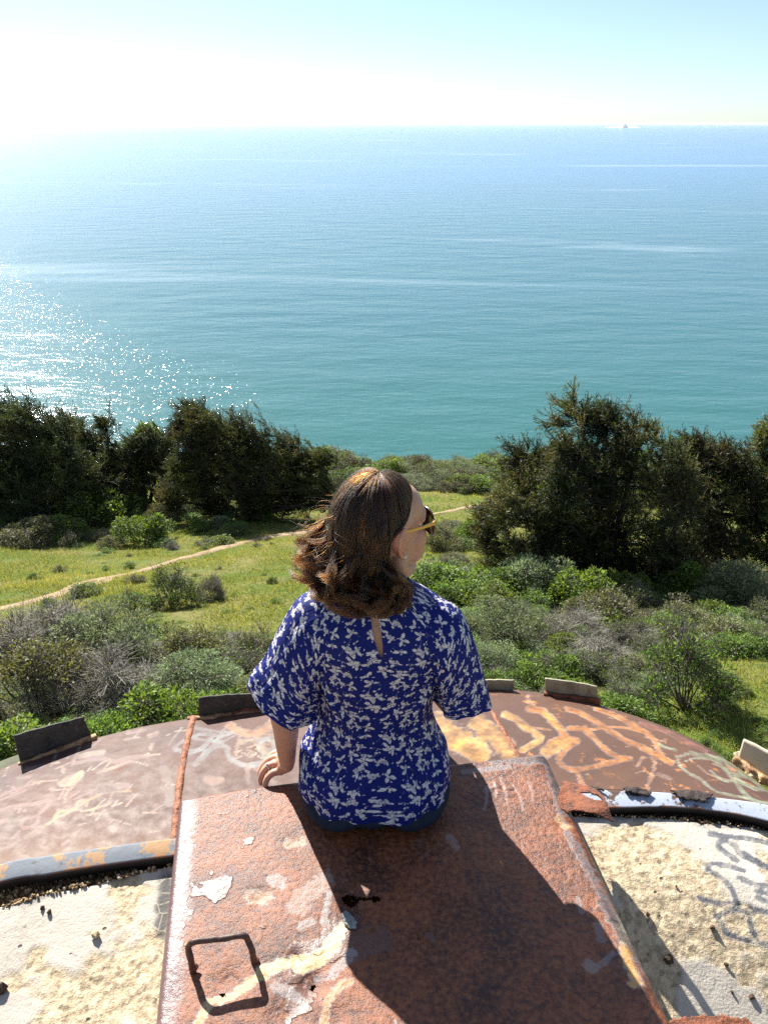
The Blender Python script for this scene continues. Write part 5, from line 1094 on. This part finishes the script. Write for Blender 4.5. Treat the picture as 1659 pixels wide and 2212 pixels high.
# --- jeans and shoes
P_ = []
for s in (-1, 1):
    P_.append(sphere(np.array([-.022 + s * .080, 1.436, .038]), (.102, .151, .052), 30, 18)); cap([np.array([-.022 + s * .075, 1.47, .085]), np.array([-.03 + s * .075, 1.62, .13]), np.array([-.03 + s * .070, 1.79, .175])], [.082, .072, .058], 20)
    cap([np.array([-.03 + s * .070, 1.79, .175]), np.array([-.03 + s * .072, 1.83, .03]), np.array([-.03 + s * .075, 1.87, -.135])], [.058, .055, .044], 20)
P_.append(sphere(np.array([-.022, 1.437, .040]), (.11, .146, .052), 30, 18)); P_.append(sphere(np.array([-.022, 1.462, .12]), (.135, .10, .085), 30, 18)); V, Fc = join(P_)
def jd(co):
    n = fbm(co[:, 0] * 14, co[:, 1] * 14, co[:, 2] * 22, 3); ctr = np.array([-.022, 1.5, .1]); co = co + unit(co - ctr) * (n * .0045)[:, None]; sit = (co[:, 1] < 1.60); co[:, 2] = np.where(sit, np.maximum(co[:, 2], -.004), co[:, 2]); return co
m, nt, out = mat('denim'); p = geo(nt); c = mixc(nt, tex(nt, 60, 5, .6, p), (.006, .009, .020), (.022, .032, .055)); c = mixc(nt, ramp(nt, tex(nt, 420, 2, .5, p), [(.5, 0), (.7, .35)]), c, (.06, .07, .10)); pbsdf(nt, out, c, .85, bump(nt, tex(nt, 500, 2, .5, p), .4, .001), 0, .2); M_den = m
remeshed('jeans', V, Fc, .006, 4, person, M_den, jd)
M_shoe = simple('dark_canvas_shoe', (.06, .055, .055), .8, 0, .2, 40)
for s in (-1, 1):
    x = -.03 + s * .075; V, Fc = tube([(x, 1.85, -.165), (x, 1.89, -.160), (x, 1.94, -.172), (x + s * .008, 2.0, -.192), (x + s * .008, 2.06, -.205)], [.036, .042, .040, .038, .024], 18, 26, .95); V[:, 2] = np.maximum(V[:, 2], dome_z(V[:, 0], V[:, 1]) + .003); mobj('shoe', V, Fc, M_shoe, person)

# --- sunglasses, earring, ring
M_gold = simple('light_wood_temple', (.72, .40, .08), .35, 0, .12, 60, .1, .0005)
M_fr = simple('tortoise_frame', (.045, .022, .012), .2, 0, .6, 45, .05, .0005)
m, nt, out = mat('dark_lens'); pbsdf(nt, out, (.022, .012, .010), .06, None, 0, .6); M_lens = m
q = np.linspace(0, 2 * np.pi, 64, endpoint=False)
def rim(s, k): return s * (.0345 + k * .0295 * np.sign(np.cos(q)) * np.abs(np.cos(q)) ** .8), .004 + k * .0265 * np.sign(np.sin(q)) * np.abs(np.sin(q)) ** .85 - .002 * np.cos(q)
def fa(b): return .104 - 3.6 * b ** 2
b_, c_ = rim(1, 1.0); pts = np.array([hp(fa(b), b, c) for b, c in zip(b_, c_)]); fr, frf = tube(np.concatenate([pts, pts[:2]]), .0022, 8)
b2, c2 = rim(-1, 1.0); pts2 = np.array([hp(fa(b), b, c) for b, c in zip(b2, c2)]); fr2, frf2 = tube(np.concatenate([pts2, pts2[:2]]), .0022, 8)
br_, brf = tube([hp(fa(.008), -.008, .012), hp(fa(0) + .001, 0, .014), hp(fa(.008), .008, .012)], .0022, 8, 10)
hg1, hgf1 = tube([hp(fa(.062), .0625, .016), hp(fa(.066) - .006, .070, .017)], [.0045, .0040], 8, 6)
Vg_, Fg_ = join([(fr, frf), (fr2, frf2), (br_, brf), (hg1, hgf1)]); glasses = mobj('sunglasses', Vg_, Fg_, M_fr, person)
for s in (-1, 1):
    rad = np.linspace(0, 1, 10); L_ = []
    for k_ in rad:
        bb_, cc_ = rim(s, k_ + .001); L_.append(np.array([hp(fa(b) + .0015 * (1 - k_ ** 2), b, c) for b, c in zip(bb_, cc_)]))
    mobj('lens', np.stack(L_, 1).reshape(-1, 3), grid_faces(64, 10, True), M_lens, glasses)
    n = 26; t = np.linspace(0, 1, n); a_ = fa(.066) - .004 + t * (-.012 - fa(.066) + .004); bb_ = s * (.0715 + .005 * np.sin(t * 3.0)); cc_ = .017 + .010 * t; hh_ = np.interp(t, [0, .12, .6, 1], [.0052, .0036, .0026, .0018])
    tp = np.stack([np.array([hp(a0, b0 + dx, c0 + dz * h0) for a0, b0, c0, h0 in zip(a_, bb_, cc_, hh_)]) for dx, dz in ((.0012, -1), (.0012, 1), (-.0012, 1), (-.0012, -1))], 0)
    V, Fc = closed(tp.reshape(-1, 3), 4, n); mobj('temple', V, Fc, M_gold, glasses, False)
M_sil = simple('silver', (.75, .75, .74), .18, 1.0, .05, 50, .05, .0005)
V, Fc = sphere(hp(-.010, .087, -.023), (.0034,) * 3, 16, 10); mobj('earring', V, Fc, M_sil, person)
k_ = K[1]; ctr = k_ + np.array([-.026, -.005, -.006]); ax = unit(np.array([-.8, -.2, -.55])); n1_ = unit(np.cross(ax, [0, 1, 0])); n2_ = np.cross(ax, n1_)
pts = np.array([ctr + (n1_ * math.cos(a_) + n2_ * math.sin(a_)) * .0098 for a_ in np.linspace(0, 2 * np.pi, 25)]); V, Fc = tube(pts, .0013, 6)
V2, F2 = sphere(ctr - n1_ * .0 + np.array([-.004, -.003, .010]), (.003, .003, .0025), 10, 8); V, Fc = join([(V, Fc), (V2, F2)]); mobj('ring', V, Fc, M_sil, person)

# --- hair: an inner mass and many fine strands gathered in wavy locks
HPROF = catmull(np.array([(.0, .843), (.028, .840), (.054, .828), (.075, .806), (.089, .776), (.098, .745), (.106, .710), (.114, .672), (.122, .636), (.124, .604), (.116, .578), (.100, .552)]), 300)
hl = np.concatenate([[0], np.cumsum(np.linalg.norm(np.diff(HPROF, axis=0), axis=1))]); HLN = hl[-1]
AX = np.array([-.010, 1.444])
def hgain(al, z):                       # al: degrees from straight back (-Y), + to her left
    lo = sstep(.78, .62, z); g = np.interp(al, [-180, -130, -85, -60, -38, -15, 15, 50, 90, 130, 180], [1.0, 1.0, .86, .84, .88, .94, 1.01, 1.08, .99, .96, 1.0])
    g2 = np.interp(al, [-180, -60, -38, -10, 20, 60, 95, 130, 180], [.9, .62, .64, .78, .86, .95, 1.0, .92, .9]); return g * (1 - lo) + g2 * lo
def hpos(al, s, lam=1.0):
    s = np.clip(s, 0, HLN); rho = np.interp(s, hl, HPROF[:, 0]); z = np.interp(s, hl, HPROF[:, 1]); a = np.radians(al); rr_ = rho * hgain(al, z) * lam
    zz2 = .72 + (z - .72) * (1 - (1 - lam) * .8 * (z > .72))
    return np.stack([AX[0] - np.sin(a) * rr_, AX[1] - np.cos(a) * rr_, zz2], -1)
def amin(s):                             # forward limit on her right side: hairline, temple, then behind the ear
    z = np.interp(s, hl, HPROF[:, 1]); return np.interp(z, [.565, .60, .625, .66, .70, .735, .752, .765, .79, .812, .826, .845], [-26, -30, -26, -12, -4, -6, -18, -33, -55, -82, -112, -180])
def amax(s):
    z = np.interp(s, hl, HPROF[:, 1]); return np.interp(z, [.56, .70, .78, .81, .826, .845], [132, 135, 140, 150, 165, 180])
al_ = np.linspace(0, 1, 150); s_ = np.linspace(0, HLN * .97, 120); AA, SS = np.meshgrid(al_, s_, indexing='ij'); AL = amin(SS) + 2 + (amax(SS) - amin(SS) - 4) * AA
lamS = .925 + .02 * fbm(AL * .06 + 3 * np.sin(SS * 30), SS * 10, 3, 3) - .035 * sstep(HLN * .75, HLN, SS)
V = hpos(AL, SS, lamS).reshape(-1, 3); m, nt, out = mat('dark_brown_hair'); p = geo(nt); pbsdf(nt, out, mixc(nt, tex(nt, 90, 4, .6, p), (.010, .0065, .005), (.035, .020, .013)), .5, None, 0, .3); M_hs = m
hair = mobj('hair', V, grid_faces(150, 120), M_hs, person)
hrng = np.random.default_rng(77); NL, NSr, NP = 160, 65, 34
pos, rad, tone_ = [], [], []
def lock(a0, s0, s1, phase, amp, curl, turns, ns, spread, lam, drift, tip, flare=0.0, mel=0.0):
    t = np.linspace(0, 1, NP)[None]; m_ = np.clip(hrng.normal(size=(ns, 2)), -1.9, 1.9); s0s = np.clip(s0 + hrng.normal(0, .008, ns), .0, HLN)[:, None]; s1s = (s1 + hrng.normal(0, .006, ns))[:, None]
    s = s0s + (s1s - s0s) * t; sc = np.clip(s, 0, HLN); z = np.interp(sc, hl, HPROF[:, 1])
    rho = np.maximum(np.interp(sc, hl, HPROF[:, 0]), .045); pull = spread * (1.15 - .80 * t ** .8)
    al = a0 + drift * t ** 1.2 + np.degrees(m_[:, :1] * pull / rho) + np.degrees(amp * np.sin(turns * 6.283 * t + phase + .08 * m_[:, 1:]) * t ** 1.3 / rho)
    lo, hi = amin(sc), amax(sc); al = np.where(al < lo, lo + (al - lo) * .06, al); al = np.where(al > hi, hi + (al - hi) * .1, al)
    L = lam + (m_[:, 1:] * pull * .5 + amp * .8 * np.cos(turns * 6.283 * t + phase) * t) / np.maximum(rho, .10) * .9
    L = np.clip(L, .93, 1.4)
    P = hpos(al, sc, L)
    # curl of the ends
    k = np.clip((t - .62) / .38, 0, 1); an = phase + k * curl * (1 + .04 * m_[:, :1]); a_ = np.radians(al); er = np.stack([-np.sin(a_), -np.cos(a_), 0 * a_], -1); et = np.stack([-np.cos(a_), np.sin(a_), 0 * a_], -1)
    rr_ = (tip * k * (1 + .10 * m_[:, 1:]))[..., None]; P = P + er * (rr_ * (1 - np.cos(an - phase))[..., None]) + et * rr_ * np.sin(an - phase)[..., None] * np.sign(np.sin(phase)); P[..., 2] += (rr_[..., 0] * .9 * (1 - np.cos(an - phase)) * .8)
    P = P + er * (flare * k ** 2)[..., None]; P += hrng.normal(0, .0003, (ns, 1, 3))
    tone_.append(np.clip(np.full(ns, mel + hrng.normal(0, .08)) + hrng.normal(0, .05, ns), -.25, .25)); pos.append(P); rad.append(np.broadcast_to(np.interp(np.linspace(0, 1, NP), [0, .7, 1], [.00036, .00032, .00016])[None], (ns, NP)))
def send(a): return HLN * float(np.interp(a, [-60, -30, 0, 35, 70, 110], [.90, .97, .985, .925, .85, .83]))
for i in range(NL):        # under layers
    u = hrng.random(); s0 = HLN * (.02 + .42 * u ** .9); lo, hi = amin(s0), amax(s0); a0 = lo + (hi - lo) * hrng.beta(1.1, 1.2); s1 = send(a0) * hrng.uniform(.80, 1.02)
    lock(a0, s0, s1, hrng.uniform(0, 6.28), hrng.uniform(.005, .012), hrng.uniform(3.0, 6.5), hrng.uniform(1.2, 2.4), NSr, hrng.uniform(.003, .005), hrng.uniform(.90, .985), hrng.normal(0, 14) + (18 if a0 < -35 else 0), hrng.uniform(.010, .018), 0, .10)
for i in range(60):        # top layer combed from the parting over the crown, breaking into waves below
    a0 = hrng.uniform(-95, 140); lock(a0, HLN * hrng.uniform(.0, .12), send(min(a0 + max(0, -a0 - 30), 110)) * hrng.uniform(.70, 1.0), hrng.uniform(0, 6.28), hrng.uniform(.006, .012), hrng.uniform(2, 4.5), hrng.uniform(1.4, 2.3), 95, hrng.uniform(.0038, .006), hrng.uniform(.99, 1.03), (max(0, -a0 - 30)) * .9 + hrng.normal(0, 10), hrng.uniform(.012, .020))
for i in range(70):        # surface curls: tight locks with a big turn at the end
    a0 = hrng.uniform(-38, 115); lock(a0, HLN * hrng.uniform(.40, .62), send(a0) * hrng.uniform(.74, 1.03), hrng.uniform(0, 6.28), hrng.uniform(.009, .016), hrng.uniform(2.2, 4.8), hrng.uniform(1.4, 2.4), 90, .0040, hrng.uniform(1.0, 1.07), hrng.normal(0, 16), hrng.uniform(.014, .024), .010 * (a0 > 60), -.13)
for i in range(4):         # strand sweeping from the temple back over the ear
    lock(-58, HLN * .24, HLN * .97, 1.2, .004, 3.0, .9, 110, .004, 1.035, 30, .012)
for i in range(70):       # flyaways
    a0 = hrng.uniform(-5, 120); s0 = HLN * hrng.uniform(.1, .5); lock(a0, s0, s0 + HLN * hrng.uniform(.3, .5), hrng.uniform(0, 6.28), hrng.uniform(.006, .014), hrng.uniform(1, 5), hrng.uniform(.4, 1.1), 2, .004, hrng.uniform(1.02, 1.10), hrng.normal(0, 12), hrng.uniform(.01, .03), .02 * (a0 > 50), .14)
HP = np.concatenate(pos); HR = np.concatenate(rad); print('strands', len(HP))
hc = bpy.data.hair_curves.new('hair_strands'); hc.add_curves([NP] * len(HP)); hc.attributes['position'].data.foreach_set('vector', HP.astype(np.float32).ravel())
ra_ = hc.attributes.get('radius') or hc.attributes.new('radius', 'FLOAT', 'POINT'); ra_.data.foreach_set('value', HR.astype(np.float32).ravel())
ta = hc.attributes.new('tone', 'FLOAT', 'CURVE'); ta.data.foreach_set('value', (.71 + np.concatenate(tone_)).astype(np.float32))
m, nt, out = mat('brown_hair_strands'); hb = N(nt, 'ShaderNodeBsdfHairPrincipled', parametrization='MELANIN'); nt.links.new(attr(nt, 'tone').outputs['Fac'], hb.inputs['Melanin']); hb.inputs['Melanin Redness'].default_value = .30; hb.inputs['Roughness'].default_value = .36; hb.inputs['Radial Roughness'].default_value = .4; hb.inputs['Random Color'].default_value = .35; hb.inputs['Coat'].default_value = .0 if 'Coat' in hb.inputs else 0
nt.links.new(hb.outputs[0], out.inputs[0]); hc.materials.append(m); obj('hair_strands', hc, hair)

# ================================================================ sea haze
hz = bpy.data.meshes.new('haze'); x0, x1, y0, y1, z0, z1 = -95000, 95000, -500, 95000, -182, 2.6
hz.from_pydata([(x, y, z) for x in (x0, x1) for y in (y0, y1) for z in (z0, z1)], [], [(0, 1, 3, 2), (4, 6, 7, 5), (0, 4, 5, 1), (2, 3, 7, 6), (0, 2, 6, 4), (1, 5, 7, 3)])
m, nt, out = mat('haze'); pv = N(nt, 'ShaderNodeVolumePrincipled', {'Color': (.80, .90, 1.0), 'Density': 0.8e-5, 'Anisotropy': .35}); nt.links.new(pv.outputs[0], out.inputs['Volume']); hz.materials.append(m)
struct(obj('haze', hz), 'stuff')
